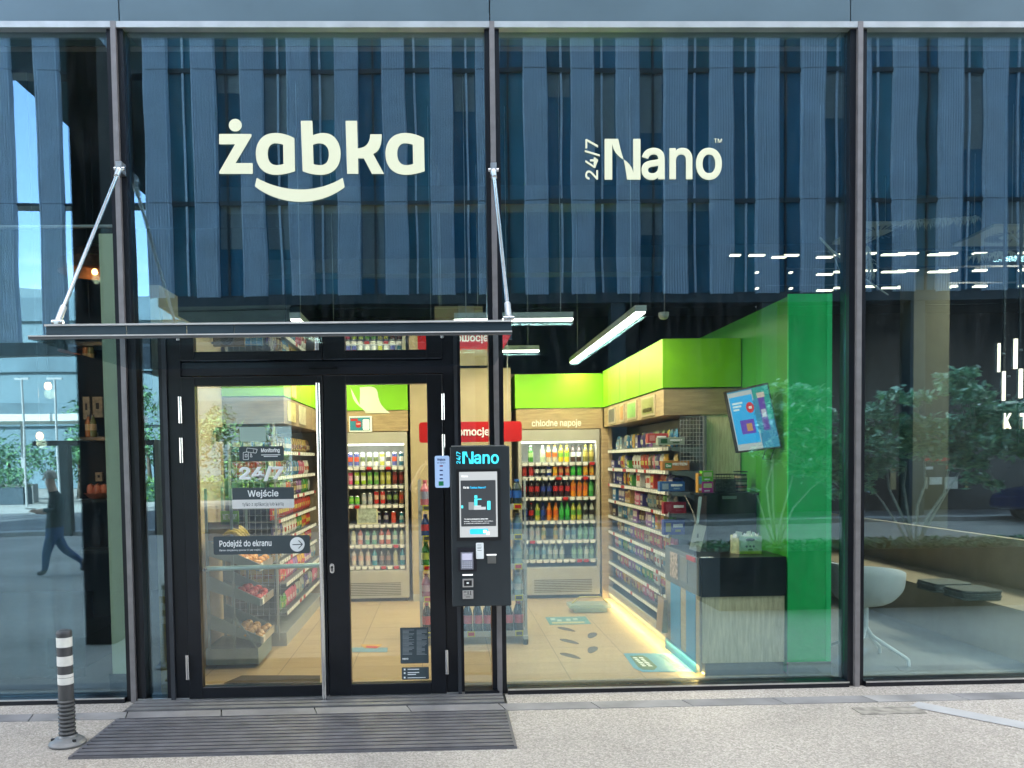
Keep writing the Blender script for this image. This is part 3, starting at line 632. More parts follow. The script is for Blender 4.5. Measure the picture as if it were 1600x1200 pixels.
g = MB(); g.box(2.245, 2.578, 1.30, 1.34, .9, 2.011, WOODV); g.build('oak_panel', hr)
for y0, y1, c1 in ((1.55, 2.05, (.30, .30, .12)), (2.25, 2.65, (.25, .5, .15)), (2.8, 3.0, (.5, .25, .08)), (3.25, 3.6, (.12, .12, .11))):
    g = MB(); g.box(1.897, 1.9095, y0, y1, 2.03, 2.21, mat((.5, .42, .28), .4, 0, .05)); g.box(1.894, 1.897, y0 + .03, y1 - .03, 2.05, 2.19, mat(c1, .4, 0, .3, 8)); g.build('picture_board', hr)
g = MB()
vs, fs = glyphs('słodycze', .03); x0, x1 = min(v.x for v in vs), max(v.x for v in vs)
g.add([(1.889, 1.95 - (v.x - x0) / (x1 - x0) * .32, 2.07 + v.y * .075) for v in vs], fs, TXT); g.build('lettering', hr)
hr = thing('shelf_header', 'green fascia with a milk splash picture over an oak board', 'header board', (-.75, LY, 2.0))
header(-1.36, -.385, LY, LY + .65, hr)
random.seed(5); g = MB(); yy = LY - .002; MILK = mat((.72, .76, .62), .5, 0, .05)
def spl(pts, dy=0): 
    vs, fs = path2mesh([pts]); g.add([at(500 + v.x / 3.75, 480 + v.y / 3.75, yy - dy) for v in vs], fs, MILK)
spl([(232, 470), ('C', (240, 500), (228, 545), (235, 575)), ('C', (225, 560), (205, 520), (178, 470)), (190, 520), ('C', (200, 560), (230, 580), (255, 600)), (268, 621), (412, 621), ('C', (370, 590), (345, 570), (338, 500)), ('C', (330, 465), (300, 463), (280, 466))])
g.build('splash_picture', hr)
g = MB(); p, q = at(546, 675, LY - .003), at(581, 650, LY - .003); g.box(p.x, q.x, LY - .012, LY + .006, p.z, q.z, TXT); p, q = at(547.5, 673, 0), at(562, 653, 0)
a_, b_ = at(547, 673, LY - .013), at(578, 652, LY - .013); g.box(a_.x, b_.x, LY - .014, LY - .0125, a_.z, b_.z, mat((.02, .22, .33), .4)); a_, b_ = at(556, 668, LY - .015), at(564, 658, LY - .015); rplate(g, a_, b_, .001, .02, RED); a_, b_ = at(548, 658, LY - .015), at(559, 654, LY - .015); g.box(a_.x, b_.x, LY - .016, LY - .0145, a_.z, b_.z, RED)
a_, b_ = at(567, 672, LY - .015), at(577, 655, LY - .015); rplate(g, a_, b_, .001, .015, TXT); text(g, '3,59', at(557, 664, LY - .0165), at(563, 661, LY - .0165), TXT, .03); g.build('price_poster', hr)
hr = thing('shelf_header', 'wide green and brown header over the shelving seen through the wider door', 'header board', (-1.7, 1.65, 2.0))
g = MB(); g.box(-1.938, -1.39, 1.63, LY + .2, 2.245, 2.64, GRN); g.build('green_fascia', hr)
g = MB(); g.box(-1.938, -1.395, 1.64, LY + .2, 2.0, 2.235, mat((.25, .18, .11), .55, 0, .2, 5, stretch=(1, 1, 9))); g.build('oak_board', hr)
g = MB(); g.box(-1.387, -1.394, 1.8, 2.2, 2.03, 2.21, mat((.5, .45, .2), .4, 0, .4, 15)); g.box(-1.387, -1.394, 2.4, 2.8, 2.03, 2.21, mat((.45, .42, .3), .4, 0, .3, 15)); g.box(-1.3885, -1.385, 2.0, 2.25, 2.26, 2.6, mat((.5, .33, .14), .5, 0, .5, 12)); g.build('picture_board', hr)

# ------------------------------------------------------------------ products
TR = {}
def pm(c, r=.35): return mat(c, r, 0, .0)
def shiny(c): return mat(c, .22, 0, .0, coat=.3)
PRO = {}
def link(me, nm): o = bpy.data.objects.new(nm, me); sc.collection.objects.link(o); return o
def mesh_of(g):
    o = g.build('x'); me = o.data; bpy.data.objects.remove(o); return me
def bottle(body, label, cap, h=.21, r=.031):
    k = ('b', body, label, cap, h, r)
    if k not in PRO:
        g = MB(); B, L, C_ = shiny(body), pm(label), pm(cap)
        g.lathe([(0, .001), (r * .9, .001), (r, .01), (r, h * .30), (r * 1.01, h * .30), (r * 1.01, h * .58), (r, h * .58), (r * .95, h * .66), (r * .42, h * .86), (r * .40, h * .92), (r * .45, h * .92), (r * .45, h), (0, h)], B, n=10,
                seg=[B, B, B, L, L, L, B, B, B, C_, C_, C_]); PRO[k] = mesh_of(g)
    return PRO[k]
def can(c1, c2, h=.165, r=.029):
    k = ('c', c1, c2, h, r)
    if k not in PRO:
        g = MB(); A, B, S = shiny(c1), shiny(c2), mat((.6, .6, .6), .3, .8, 0)
        g.lathe([(0, .001), (r * .8, .001), (r, .012), (r, h * .35), (r, h * .68), (r, h - .014), (r * .82, h - .002), (r * .78, h - .004), (0, h - .004)], A, n=10, seg=[S, S, A, B, A, S, S, S]); PRO[k] = mesh_of(g)
    return PRO[k]
def bag(c1, c2, w_=.12, h=.15, t=.045):
    k = ('g', c1, c2, w_, h, t)
    if k not in PRO:
        g = MB(); A, B = shiny(c1), shiny(c2); nx, nz = 6, 7; vs = []; fs = []; random.seed(hash(k) & 255)
        for sgn in (-1, 1):
            for j in range(nz + 1):
                for i in range(nx + 1):
                    u, v = i / nx, j / nz; th = t / 2 * (math.sin(math.pi * u) ** .5) * (math.sin(math.pi * min(max(v, .0), 1)) ** .5)
                    vs.append((w_ * (u - .5) * (1 + .04 * math.cos(6.28 * v)), sgn * th + random.uniform(-.003, .003) * (0 < i < nx), h * v))
        for s_ in (0, 1):
            o_ = s_ * (nx + 1) * (nz + 1)
            for j in range(nz):
                for i in range(nx): fs.append(((o_ + j * (nx + 1) + i, o_ + j * (nx + 1) + i + 1, o_ + (j + 1) * (nx + 1) + i + 1, o_ + (j + 1) * (nx + 1) + i), j in (2, 3) and 0 < i < nx - 1))
        k1, k2 = g.m(A), g.m(B)
        g.add(vs, [f for f, b in fs if not b], A, True); b0 = len(g.v); g.add(vs, [f for f, b in fs if b], B, True); PRO[k] = mesh_of(g)
    return PRO[k]
def carton(c1, c2, w_=.12, h=.13, t=.06):
    k = ('x', c1, c2, w_, h, t)
    if k not in PRO:
        g = MB(); g.box(-w_ / 2, w_ / 2, -t / 2, t / 2, 0.001, h, pm(c1, .5)); g.box(-w_ * .38, w_ * .38, -t / 2 - .001, -t / 2 + .002, h * .45, h * .85, pm(c2, .5)); g.box(-w_ * .3, w_ * .2, -t / 2 - .0015, -t / 2 + .002, h * .12, h * .25, pm((.7, .7, .7), .5)); PRO[k] = mesh_of(g)
    return PRO[k]
def put(me, nm, loc, rz, label, cat, group):
    o = link(me, nm); o.location = loc; o.rotation_euler = (0, 0, rz); return tag(o, label, cat, group)
def rail(mb, x0, x1, y, z, n, lab=WHITE, dirn='y', h=.035, red=.15):
    """price rail with little cards"""
    for i in range(n):
        a = x0 + (x1 - x0) * (i + .12) / n; b = x0 + (x1 - x0) * (i + .86) / n
        m_ = RED if random.random() < red else lab
        if dirn == 'y': mb.box(a, b, y - .004, y, z - h / 2, z + h / 2, m_)
        else: mb.box(y - .004 * dirn, y, a, b, z - h / 2, z + h / 2, m_)
ORD = ['top', 'second', 'third', 'fourth', 'fifth', 'lowest']
CW = mat((.62, .64, .60), .5, 0, .04)
STRIP = mat((.8, .8, .7), .5, 0, 0, emit=3.0, ecol=(1, .96, .80))
def cooler(name, label, x0, x1, shelves, yb):
    rt = thing(name, label, 'drinks cooler', ((x0 + x1) / 2, LY + .3, 0)); yf = yb
    g = MB(); g.box(x0, x1, yf + .02, yf + .62, .04, .37, IVORY); g.box(x0, x1, yf + .56, yf + .62, .37, 1.99, CW); g.box(x0, x0 + .035, yf, yf + .56, .37, 1.99, IVORY); g.box(x1 - .035, x1, yf, yf + .56, .37, 1.99, IVORY); g.box(x0 + .035, x1 - .035, yf, yf + .56, 1.86, 1.99, IVORY); g.box(x0 + .03, x1 - .03, yf + .05, yf + .6, 0, .04, BLK); g.build('cabinet', rt)
    g = MB(); g.box(x0 + .04, x1 - .04, yf + .03, yf + .05, 1.835, 1.855, STRIP); g.build('lamp', rt)
    g = MB(); g.box(x0 + .01, x1 - .01, yf, yf + .0195, .05, .36, IVORY)
    for i in range(8): z = .075 + i * .02; g.box(x0 + .17, x1 - .10, yf - .0015, yf + .001, z, z + .009, mat((.10, .10, .09), .6, 0, 0))
    g.build('grille_panel', rt)
    for i, z in enumerate(shelves):
        g = MB(); g.box(x0 + .037, x1 - .037, yf + .04, yf + .555, z - .016, z, mat((.35, .36, .35), .5, 0, .05)); s = g.build('shelf', rt)
        g = MB(); random.seed(int(z * 100)); rail(g, x0 + .04, x1 - .04, yf + .038, z - .022, 11); g.build('price_rail', s)
    return rt
random.seed(11)
def fill(x0, x1, z, y, items, cname, shelfname, group, kind='bottle', pitch=.068, jit=.004, rz=0):
    n = int((x1 - x0) / pitch); px_ = (x1 - x0) / n
    for i in range(n):
        it = items[int(i * len(items) / n)]
        me, desc = it
        if random.random() < .14: me, desc = random.choice(items)
        if random.random() < .035: continue
        put(me, kind if not desc.endswith('can') else 'drink_can', (x0 + px_ * (i + .5) + random.uniform(-jit, jit), y + random.uniform(-.008, .008), z + .0005), random.uniform(-.6, .6),
            f'{desc} on the {shelfname} shelf of the {cname}', 'drink', group)
G1, G2 = 'bottles in the cold drinks cooler', 'drinks in the cooler behind the doors'
SH1 = [1.61, 1.44, 1.20, .92, .69, .46]
SH2 = [1.59, 1.37, 1.14, .91, .67, .42]
cooler('drinks_cooler', 'wide open drinks cooler full of bottles under the cold drinks board', .90, 1.855, SH1, LY)
cooler('drinks_cooler', 'narrower open cooler of cans and bottles seen through the narrower door', -1.30, -.40, SH2, LY)
W_ = (.72, .72, .68); rows1 = [
 [(bottle((.05, .22, .04), (.35, .5, .2), (.5, .6, .4), .20), 'pale green bottle'), (bottle((.45, .55, .35), (.6, .7, .5), (.6, .6, .5), .20), 'milky white bottle'), (bottle((.5, .45, .3), (.6, .15, .03), (.6, .3, .05), .20), 'orange labelled bottle'), (bottle((.7, .5, .03), (.2, .45, .05), (.6, .5, .05), .20), 'yellow juice bottle'), (bottle((.05, .03, .02), W_, (.05, .05, .05), .20), 'dark bottle with white label'), (bottle((.2, .18, .04), (.5, .4, .1), (.5, .4, .05), .20), 'olive bottle')],
 [(can((.35, .02, .02), (.5, .05, .04), .13), 'red can'), (can((.03, .03, .04), W_, .13), 'black can'), (can((.02, .04, .2), W_, .13), 'navy can'), (can((.4, .05, .03), (.6, .3, .1), .13), 'red and gold can'), (can((.02, .32, .03), (.1, .5, .08), .13), 'bright green can'), (can((.65, .25, .02), (.7, .45, .05), .13), 'orange can')],
 [(bottle((.03, .012, .01), (.35, .02, .02), (.35, .02, .02), .22), 'cola bottle with red label'), (bottle((.02, .02, .03), (.03, .05, .25), (.02, .05, .3), .22), 'dark bottle with blue label'), (bottle((.03, .01, .01), (.45, .02, .02), (.05, .02, .02), .22), 'dark bottle with red cap'), (bottle((.65, .22, .01), (.6, .12, .02), (.6, .2, .02), .22), 'orange soda bottle'), (bottle((.04, .25, .05), (.1, .4, .1), (.02, .1, .02), .22), 'green soda bottle')],
 [(bottle((.03, .012, .01), (.4, .02, .02), (.4, .02, .02), .21), 'cola bottle'), (bottle((.02, .03, .12), (.02, .06, .3), (.02, .05, .3), .21), 'blue labelled bottle'), (bottle((.65, .22, .01), (.55, .1, .02), (.6, .2, .02), .21), 'orange soda bottle'), (bottle((.03, .30, .05), (.05, .45, .08), (.05, .3, .05), .21), 'green soda bottle'), (bottle((.45, .45, .05), (.1, .3, .05), (.1, .3, .1), .21), 'yellow green bottle'), (bottle((.35, .4, .35), (.03, .03, .03), (.1, .1, .1), .21), 'clear bottle with black label')],
 [(bottle((.35, .38, .34), (.35, .3, .3), (.5, .5, .5), .19), 'clear water bottle'), (bottle((.4, .3, .1), (.2, .25, .1), (.5, .5, .5), .19), 'amber bottle'), (bottle((.3, .4, .42), (.1, .25, .4), (.1, .3, .6), .19), 'pale blue water bottle'), (bottle((.15, .33, .25), (.2, .4, .3), (.1, .3, .2), .19), 'pale green water bottle')],
 [(bottle((.28, .38, .40), (.12, .28, .4), (.1, .3, .6), .19), 'water bottle with blue label'), (bottle((.3, .4, .4), (.5, .55, .55), (.5, .5, .5), .19), 'plain clear water bottle'), (bottle((.2, .36, .33), (.3, .5, .4), (.1, .4, .3), .19), 'green tinted water bottle')]]
for i, r in enumerate(rows1): fill(.945, 1.81, SH1[i], LY + .10, r, 'cold drinks cooler', ORD[i], G1, pitch=.067)
rows2 = [
 [(can(W_, (.12, .12, .1)), 'tall white can'), (can((.1, .12, .35), (.6, .1, .05)), 'tall blue and red can'), (can(W_, (.15, .2, .1)), 'tall pale lager can'), (can((.5, .5, .1), W_), 'tall yellow can'), (can(W_, (.1, .1, .1)), 'tall cream can'), (can((.03, .12, .18), W_), 'tall petrol blue can')],
 [(can((.55, .08, .2), (.6, .3, .4)), 'pink can'), (can((.35, .5, .05), W_), 'lime can'), (can((.1, .3, .06), (.4, .5, .2)), 'green can'), (can((.3, .3, .05), (.5, .5, .2)), 'olive can'), (can((.10, .02, .02), (.3, .05, .04)), 'dark red can')],
 [(can((.35, .37, .38), (.05, .05, .06), .13), 'silver and black can'), (can((.1, .4, .05), (.3, .6, .1), .11), 'short green can'), (can((.35, .4, .42), (.5, .5, .5), .14), 'silver can'), (can((.5, .03, .03), (.6, .4, .3)), 'bright red can'), (can((.02, .02, .03), (.2, .3, .1)), 'black can'), (can((.25, .1, .03), (.4, .05, .03)), 'brown can')],
 [(can((.02, .02, .06), (.3, .3, .35), .15), 'navy can'), (can((.55, .06, .03), (.6, .1, .08), .15), 'tomato red can'), (can((.03, .2, .25), (.4, .5, .5), .14), 'teal can')],
 [(bottle((.1, .15, .18), (.3, .35, .4), (.1, .1, .12), .185), 'dark glass bottle'), (bottle((.5, .2, .2), (.6, .5, .5), (.2, .2, .25), .185), 'pink label bottle'), (bottle((.15, .35, .28), (.5, .5, .45), (.1, .15, .15), .185), 'sea green bottle'), (bottle((.5, .15, .12), W_, (.2, .05, .05), .185), 'salmon red bottle'), (bottle((.5, .5, .35), (.6, .6, .5), (.1, .3, .35), .185), 'cream bottle')],
 [(bottle((.03, .12, .2), (.1, .2, .3), (.03, .1, .2), .2), 'dark blue bottle'), (bottle((.55, .5, .45), (.6, .4, .35), (.5, .45, .4), .2), 'pale milk bottle'), (bottle((.05, .3, .45), (.5, .55, .6), (.05, .2, .4), .2), 'blue and white bottle'), (bottle((.1, .1, .12), (.3, .2, .2), (.05, .05, .06), .2), 'black bottle'), (bottle((.45, .45, .3), (.5, .45, .3), (.1, .3, .15), .2), 'beige yoghurt bottle')]]
for i, r in enumerate(rows2):
    x0 = -1.26 if i != 3 else -.80
    fill(x0, -.44, SH2[i], LY + .10, r, 'cooler behind the narrower door', ORD[i], G2, pitch=.073 if i < 4 else .078, kind='drink_bottle')
p, q = at(558, 809, LY + .06), at(590, 790, LY + .06)
rt = thing('framed_notice', 'small white framed notice standing on a shelf of the cooler of cans', 'framed notice', (p.x, LY + .05, SH2[3])); g = MB()
g.box(p.x, q.x, LY + .045, LY + .06, SH2[3] + .001, q.z, mat((.6, .6, .4), .5)); g.box(p.x + .015, q.x - .015, LY + .043, LY + .046, SH2[3] + .02, q.z - .015, mat((.35, .42, .38), .4, 0, .4, 25)); g.build('frame', rt)

# gondola with snacks, right
GX0, GX1, GY0, GY1 = 1.945, 2.245, 1.285, 4.36
GM = mat((.10, .11, .115), .5, .3, .1); GL = mat((.38, .40, .40), .5, .2, .05)
rt = thing('snack_shelving', 'tall dark wire backed shelving crowded with snacks under the long header', 'shelving', (2.1, 2.6, 0))
g = MB(); g.box(GX1 - .02, GX1, GY0, LY + .2, .1, 2.0, GM); g.box(GX0 + .01, GX1, GY0, LY + .2, .09, .13, GM); g.box(GX0, GX0 + .012, GY0 - .03, LY, .02, .15, GL); g.box(1.87, 2.0, LY - .03, LY, 0.0, 2.0, WOOD); g.build('frame', rt)
g = MB()
for i in range(9): y = GY0 - .02; x = GX1 - .2 + i * .028; g.tube([(x, y, 1.6), (x, y, 2.0)], .002, GL, 5, False)
for i in range(12): z = 1.62 + i * .034; g.tube([(GX1 - .2, GY0 - .02, z), (GX1, GY0 - .02, z)], .002, GL, 5, False)
g.box(GX1, GX1 + .022, GY0 - .04, GY0, .1, 2.0, mat((.2, .21, .2), .5, .3)); g.build('wire_end', rt)
LED = mat((.9, .7, .2), .5, 0, 0, emit=5, ecol=(1, .72, .22))
g = MB(); g.box(GX0 + .02, GX0 + .03, GY0, LY - .05, .012, .022, LED); g.build('lamp', rt)
for (yc, L, e) in ((2.6, 2.5, 5.0), (.78, .9, 2.2)):
    ld = bpy.data.lights.new('strip_light', 'AREA'); ld.shape = 'RECTANGLE'; ld.size = .015; ld.size_y = L; ld.energy = e * EK; ld.color = (1, .66, .20)
    lo = bpy.data.objects.new('strip_light', ld); sc.collection.objects.link(lo); lo.location = (1.925 if yc > 1 else 1.90, yc, .085); lo.rotation_euler = (0, R_(28), 0)
GZ = [1.735, 1.53, 1.35, 1.165, .98, .80, .62, .44, .26]
pal = [((.5, .05, .04), (.6, .45, .1)), ((.55, .1, .2), (.6, .4, .45)), ((.08, .3, .06), (.5, .5, .1)), ((.5, .35, .12), (.25, .08, .02)), ((.06, .05, .2), (.5, .45, .4)), ((.25, .1, .35), (.6, .5, .5)), ((.6, .35, .03), (.5, .05, .03)), ((.05, .2, .4), (.6, .6, .5)), (W_, (.5, .08, .05)), ((.3, .32, .3), (.08, .2, .3)), ((.12, .06, .04), (.5, .4, .2))]
pname = ['red', 'pink', 'green', 'brown', 'navy', 'purple', 'orange', 'blue', 'white', 'grey', 'chocolate brown']
OR9 = ['top', 'second', 'third', 'fourth', 'fifth', 'sixth', 'seventh', 'eighth', 'lowest']
random.seed(21)
GSN = 'snack packs on the long wire backed shelving'
BRK = mat((.16, .19, .19), .4, .4, .05)
for i, z in enumerate(GZ):
    xf = GX0 + .01 + (.0 if i > 3 else 0)
    g = MB(); g.box(xf, GX1 - .021, GY0, LY - .04, z - .02, z, GM); s = g.build('shelf', rt)
    g = MB(); g.prism([(xf + .02, GY0 - .006, z), (GX1 - .01, GY0 - .006, z), (GX1 - .01, GY0 - .006, z - .13), (GX1 - .04, GY0 - .006, z - .10), (GX1 - .13, GY0 - .006, z - .045), (xf + .02, GY0 - .006, z - .03)], (0, .005, 0), BRK); g.build('bracket', s)
    g = MB(); g.box(xf - .006, xf, GY0, LY - .04, z - .03, z + .012, BRK); random.seed(i); rail(g, GY0, LY - .04, xf - .007, z - .012, 30, dirn=1, h=.03, red=.04); g.build('price_rail', s)
    y = GY0 + .09; random.seed(50 + i)
    while y < LY - .1:
        j = random.randrange(len(pal)); w_ = random.choice((.10, .12, .15)); rep = random.choice((1, 2, 2, 3))
        for r in range(rep):
            if y > LY - .1: break
            if random.random() < .7 or i > 4: me, nm, ds = bag(*pal[j], w_, .15 if i else .16), 'snack_bag', 'bag'
            else: me, nm, ds = carton(*pal[j], w_, random.choice((.09, .12, .14)), .09), 'snack_box', 'box'
            put(me, nm, (xf + .07 + random.uniform(0, .02), y, z + .001), -math.pi / 2 + random.uniform(-.15, .15), f'{pname[j]} snack {ds} in the {OR9[i]} row of the wire backed shelving', 'snack', GSN)
            y += w_ * .98 + .004
# boxes standing at the near end of the shelving
for (u0, v0, u1, v1), c1, c2, lb, tx in (((1035, 720, 1077, 735), (.5, .2, .05), (.05, .25, .1), 'orange protein bar carton at the near end of the shelving', 'PROTEIN'), ((1031, 752, 1070, 768), (.03, .12, .35), (.3, .4, .5), 'blue bar carton with a wrapped bar picture at the shelf end', ''), ((1037, 784, 1072, 803), (.30, .01, .03), (.35, .05, .08), 'dark red printed carton at the near end of the shelving', ''), ((1037, 812, 1070, 836), (.02, .05, .3), (.3, .3, .1), 'navy blue biscuit carton below the dark red one', ''), ((1028, 683, 1070, 695), (.3, .36, .3), (.03, .1, .04), 'pale green carton on the highest shelf end', ''), ((1012, 677, 1044, 692), (.4, .05, .06), (.5, .2, .2), 'red carton behind the pale green carton', '')):
    yy = 1.30 if 'behind' not in lb else 1.40
    p, q = at(u0, v1, yy), at(u1, v0, yy); rt = thing('snack_box', lb, 'box', (p.x, yy, p.z)); g = MB(); g.box(p.x, q.x, yy, yy + .07, p.z, q.z, pm(c1, .5)); g.build('carton', rt)
    g = MB(); W2 = q.x - p.x; H2 = q.z - p.z
    g.box(p.x + W2 * .1, p.x + W2 * .35, yy - .001, yy + .001, p.z + H2 * .2, p.z + H2 * .8, pm(c2)); 
    if tx: text(g, tx, (p.x + W2 * .38, yy - .001, p.z + H2 * .5), (p.x + W2 * .92, yy - .001, p.z + H2 * .8), TXT, .04); text(g, 'Go', (p.x + W2 * .13, yy - .0015, p.z + H2 * .35), (p.x + W2 * .31, yy - .0015, p.z + H2 * .65), TXT, .04)
    else: g.box(p.x + W2 * .45, p.x + W2 * .9, yy - .001, yy + .001, p.z + H2 * .5, p.z + H2 * .72, TXT); g.box(p.x + W2 * .55, p.x + W2 * .8, yy - .001, yy + .001, p.z + H2 * .2, p.z + H2 * .35, pm(c2))
    g.build('print', rt)
# ------------------------------------------------------------------ promotion rack with bottles
PX0, PX1, PY0, PY1 = -.215, .745, 1.56, 2.02
rt = thing('bottle_rack', 'free standing silver wire rack of soft drinks under the red sign', 'rack', (.26, 1.8, 0))
g = MB()
for x in (PX0, PX1 - .02):
    for y in (PY0, PY1 - .02): g.box(x, x + .02, y, y + .02, .06, 1.48, GL)
for x in (PX0, PX1 - .04):
    g.box(x, x + .04, PY0 - .06, PY1, .05, .08, GL); g.tube([(x + .02, PY0 - .03, .0), (x + .02, PY0 - .03, .05)], .025, BLK, 10)
for z in (.7, 1.0):
    g.box(PX0, PX1, PY1 - .012, PY1 - .004, z, z + .01, GL)
g.build('frame', rt)
PZ = [1.235, .965, .70, .42]
g = MB()
for i in range(8): x = PX1 - .003; yy = PY0 + .03 + i * .055; g.tube([(x, yy, .1), (x, yy, .68)], .0022, BLK, 5, False)
for i in range(22): z = .1 + i * .027; g.tube([(PX1 - .003, PY0, z), (PX1 - .003, PY1, z)], .0016, GL, 4, False)
for i in range(17): x = PX0 + .05 + i * .055; g.tube([(x, PY0 + .03, .1), (x, PY0 + .03, .40)], .002, GL, 5, False)
g.build('wire_side', rt)
for i, z in enumerate(PZ + [.10]):
    g = MB(); g.box(PX0 + .02, PX1 - .02, PY0, PY1 - .02, z - .012, z, GL); s = g.build('shelf', rt)
    g = MB(); g.box(PX0, PX1, PY0 - .012, PY0 - .002, z - .03, z + .02, GL); random.seed(i + 3)
    for x in (PX0 + .04, PX0 + .30, PX0 + .42, PX1 - .11): 
        g.box(x, x + .07, PY0 - .016, PY0 - .012, z - .03, z + .022, mat((.55, .5, .04), .5, 0, 0)); g.box(x + .008, x + .062, PY0 - .018, PY0 - .016, z - .018, z + .012, mat((.06, .06, .05), .5, 0, 0) if random.random() < .5 else RED)
    g.build('price_rail', s)
PG = 'soft drinks on the promotion rack'
prow = [[(bottle((.5, .15, .2), (.3, .3, .4), (.5, .1, .15), .24, .042), 'large pink bottle'), (bottle((.05, .2, .4), (.4, .05, .06), (.05, .1, .4), .24, .042), 'large blue bottle'), (bottle((.02, .035, .05), (.03, .12, .45), (.02, .12, .45), .235, .042), 'large dark cola bottle with blue cap')],
        [(bottle((.03, .06, .2), (.5, .04, .05), (.03, .08, .35), .2, .04), 'blue bottle with red lettering band'), (bottle((.2, .3, .3), (.03, .12, .3), (.1, .15, .25), .2, .04), 'grey bottle with blue stripes')],
        [(bottle((.05, .22, .04), (.45, .5, .1), (.05, .2, .05), .22, .042), 'green bottle with yellow label'), (bottle((.25, .4, .42), (.4, .5, .5), (.05, .2, .3), .22, .042), 'large water bottle')],
        [(bottle((.35, .08, .15), (.5, .3, .35), (.3, .05, .1), .2, .042), 'rose bottle'), (bottle((.3, .42, .42), (.5, .5, .5), (.3, .3, .3), .2, .042), 'clear rack bottle')],
        [(bottle((.03, .015, .012), (.5, .03, .03), (.45, .02, .02), .27, .042), 'large cola bottle with red label')]]
random.seed(2)
for i, r in enumerate(prow):
    z = (PZ + [.10])[i]; n = 10
    for k in range(n):
        me, ds = r[int(k * len(r) / n)]
        for dy in (0, .1):
            put(me, 'drink_bottle', (PX0 + .06 + k * .092, PY0 + .06 + dy, z + .001), random.uniform(-.5, .5), f'{ds} on the {ORD[i] if i < 4 else "lowest"} shelf of the free standing rack', 'drink', PG)
# red hanging sign
p, q = at(655, 692, 1.5), at(815, 658, 1.5)
rt = thing('hanging_sign', 'red rounded promotion sign hanging above the soft drinks rack', 'sign', ((p.x + q.x) / 2, 1.5, p.z))
g = MB(); rplate(g, p, q, .012, .025, mat((.50, .012, .014), .4, 0, .03)); g.build('panel', rt)
g = MB(); text(g, 'promocje', at(701, 684.5, 1.486), at(765, 667.5, 1.486), TXT, .025); g.build('lettering', rt)
g = MB()
for x in (p.x + .12, q.x - .12): g.tube([(x, 1.49, q.z), (x, 1.49, 4.7)], .002, GL, 5)
g.build('hanging_wire', rt)
rt = thing('ceiling_sign', 'beige ceiling board seen above the transom beside the narrow side light', 'sign', (.2, 2.9, 2.85))
g = MB(); g.box(-.05, .45, 2.9, 2.93, 2.95, 3.25, BEIGE); g.tube([(0, 2.91, 3.25), (0, 2.91, 4.7)], .003, GL, 5); g.tube([(.4, 2.91, 3.25), (.4, 2.91, 4.7)], .003, GL, 5); g.build('panel', rt)

# ------------------------------------------------------------------ counter, cabinet, television
CTX0, CTX1, CTY = 1.915, 2.565, .305
SKY_ = mat((.04, .25, .5), .45, 0, .04); OAKP = mat((.40, .34, .24), .5, 0, .15, 8, stretch=(1, 1, 6))
rt = thing('shop_counter', 'oak fronted counter with a thick black top and blue striped side', 'counter', (2.24, .8, 0))
g = MB(); g.box(CTX0 + .02, CTX1 - .01, CTY + .012, 1.27, .10, .60, WOODV); g.build('oak_front', rt)
g = MB(); g.box(CTX0 + .01, CTX1 - .002, CTY, 1.27, .602, .895, mat((.010, .012, .016), .30, 0, .1)); g.build('top', rt)
g = MB(); g.box(CTX0 + .045, CTX1 - .01, CTY + .03, 1.27, 0, .099, mat((.20, .19, .16), .5)); g.build('plinth', rt)
g = MB(); g.box(CTX0, CTX0 + .019, CTY + .02, 1.27, .03, .60, OAKP)
for y0, y1 in ((.42, .66), (.82, 1.10)): g.box(CTX0 - .004, CTX0, y0, y1, .10, .60, SKY_)
g.box(CTX0 - .005, CTX0 - .0005, CTY + .1, 1.27, .0, .097, SKY_); g.build('striped_side', rt)
g = MB(); g.box(CTX0 - .003, CTX0 + .0095, CTY + .03, 1.27, .605, .89, mat((.12, .15, .17), .4, .2, .1)); g.box(CTX0 - .008, CTX0 - .003, .62, .80, .66, .86, mat((.2, .21, .21), .4, .2, .05)); g.box(CTX0 - .009, CTX0 - .003, .88, 1.1, .65, .86, mat((.4, .3, .25), .4, 0, .8, 30)); g.box(CTX0 - .012, CTX0 - .003, .40, .62, .85, .885, RED); g.build('side_panel', rt)
g = MB(); g.box(CTX0 + .03, CTX0 + .04, CTY + .03, 1.25, .012, .02, LED); g.build('lamp', rt)
rt = thing('back_cabinet', 'low black cabinet behind the counter carrying boxes and baskets', 'cabinet', (2.35, 1.05, .9))
g = MB(); g.box(2.17, 2.585, .95, 1.275, .9, 1.33, BLK); g.box(2.13, 2.587, .9, 1.278, 1.331, 1.352, BLK); g.box(2.30, 2.42, .947, .95, 1.30, 1.325, GL); g.build('body', rt)
tz = 1.353
for i, (x, c, h, z0, lb) in enumerate(((2.175, (.15, .5, .02), .085, .095, 'lime green gum box stacked on the pink one'), (2.175, (.5, .02, .25), .09, 0, 'magenta gum box standing on the black cabinet'))):
    o = link(carton(c, (.6, .6, .3), .09, h, .07), 'gum_box'); o.location = (x, .97, tz + z0 + .001 + i * 0); tag(o, lb, 'box')
o = link(carton((.5, .25, .03), (.1, .35, .4), .04, .16, .07), 'gum_box'); o.location = (2.105 + .03, .98, tz + .001); o.location.x = 2.12; tag(o, 'slim orange and teal box at the cabinet edge beside the gum boxes', 'box')
rt = thing('wire_basket', 'black wire basket standing on the black cabinet', 'basket', (2.33, 1.0, tz)); g = MB(); MW = mat((.05, .06, .05), .5, 0, .9, 60)
for k in range(9): x = 2.245 + k * .022; g.tube([(x, .94, tz), (x, .935, tz + .15)], .0018, BLK, 5)
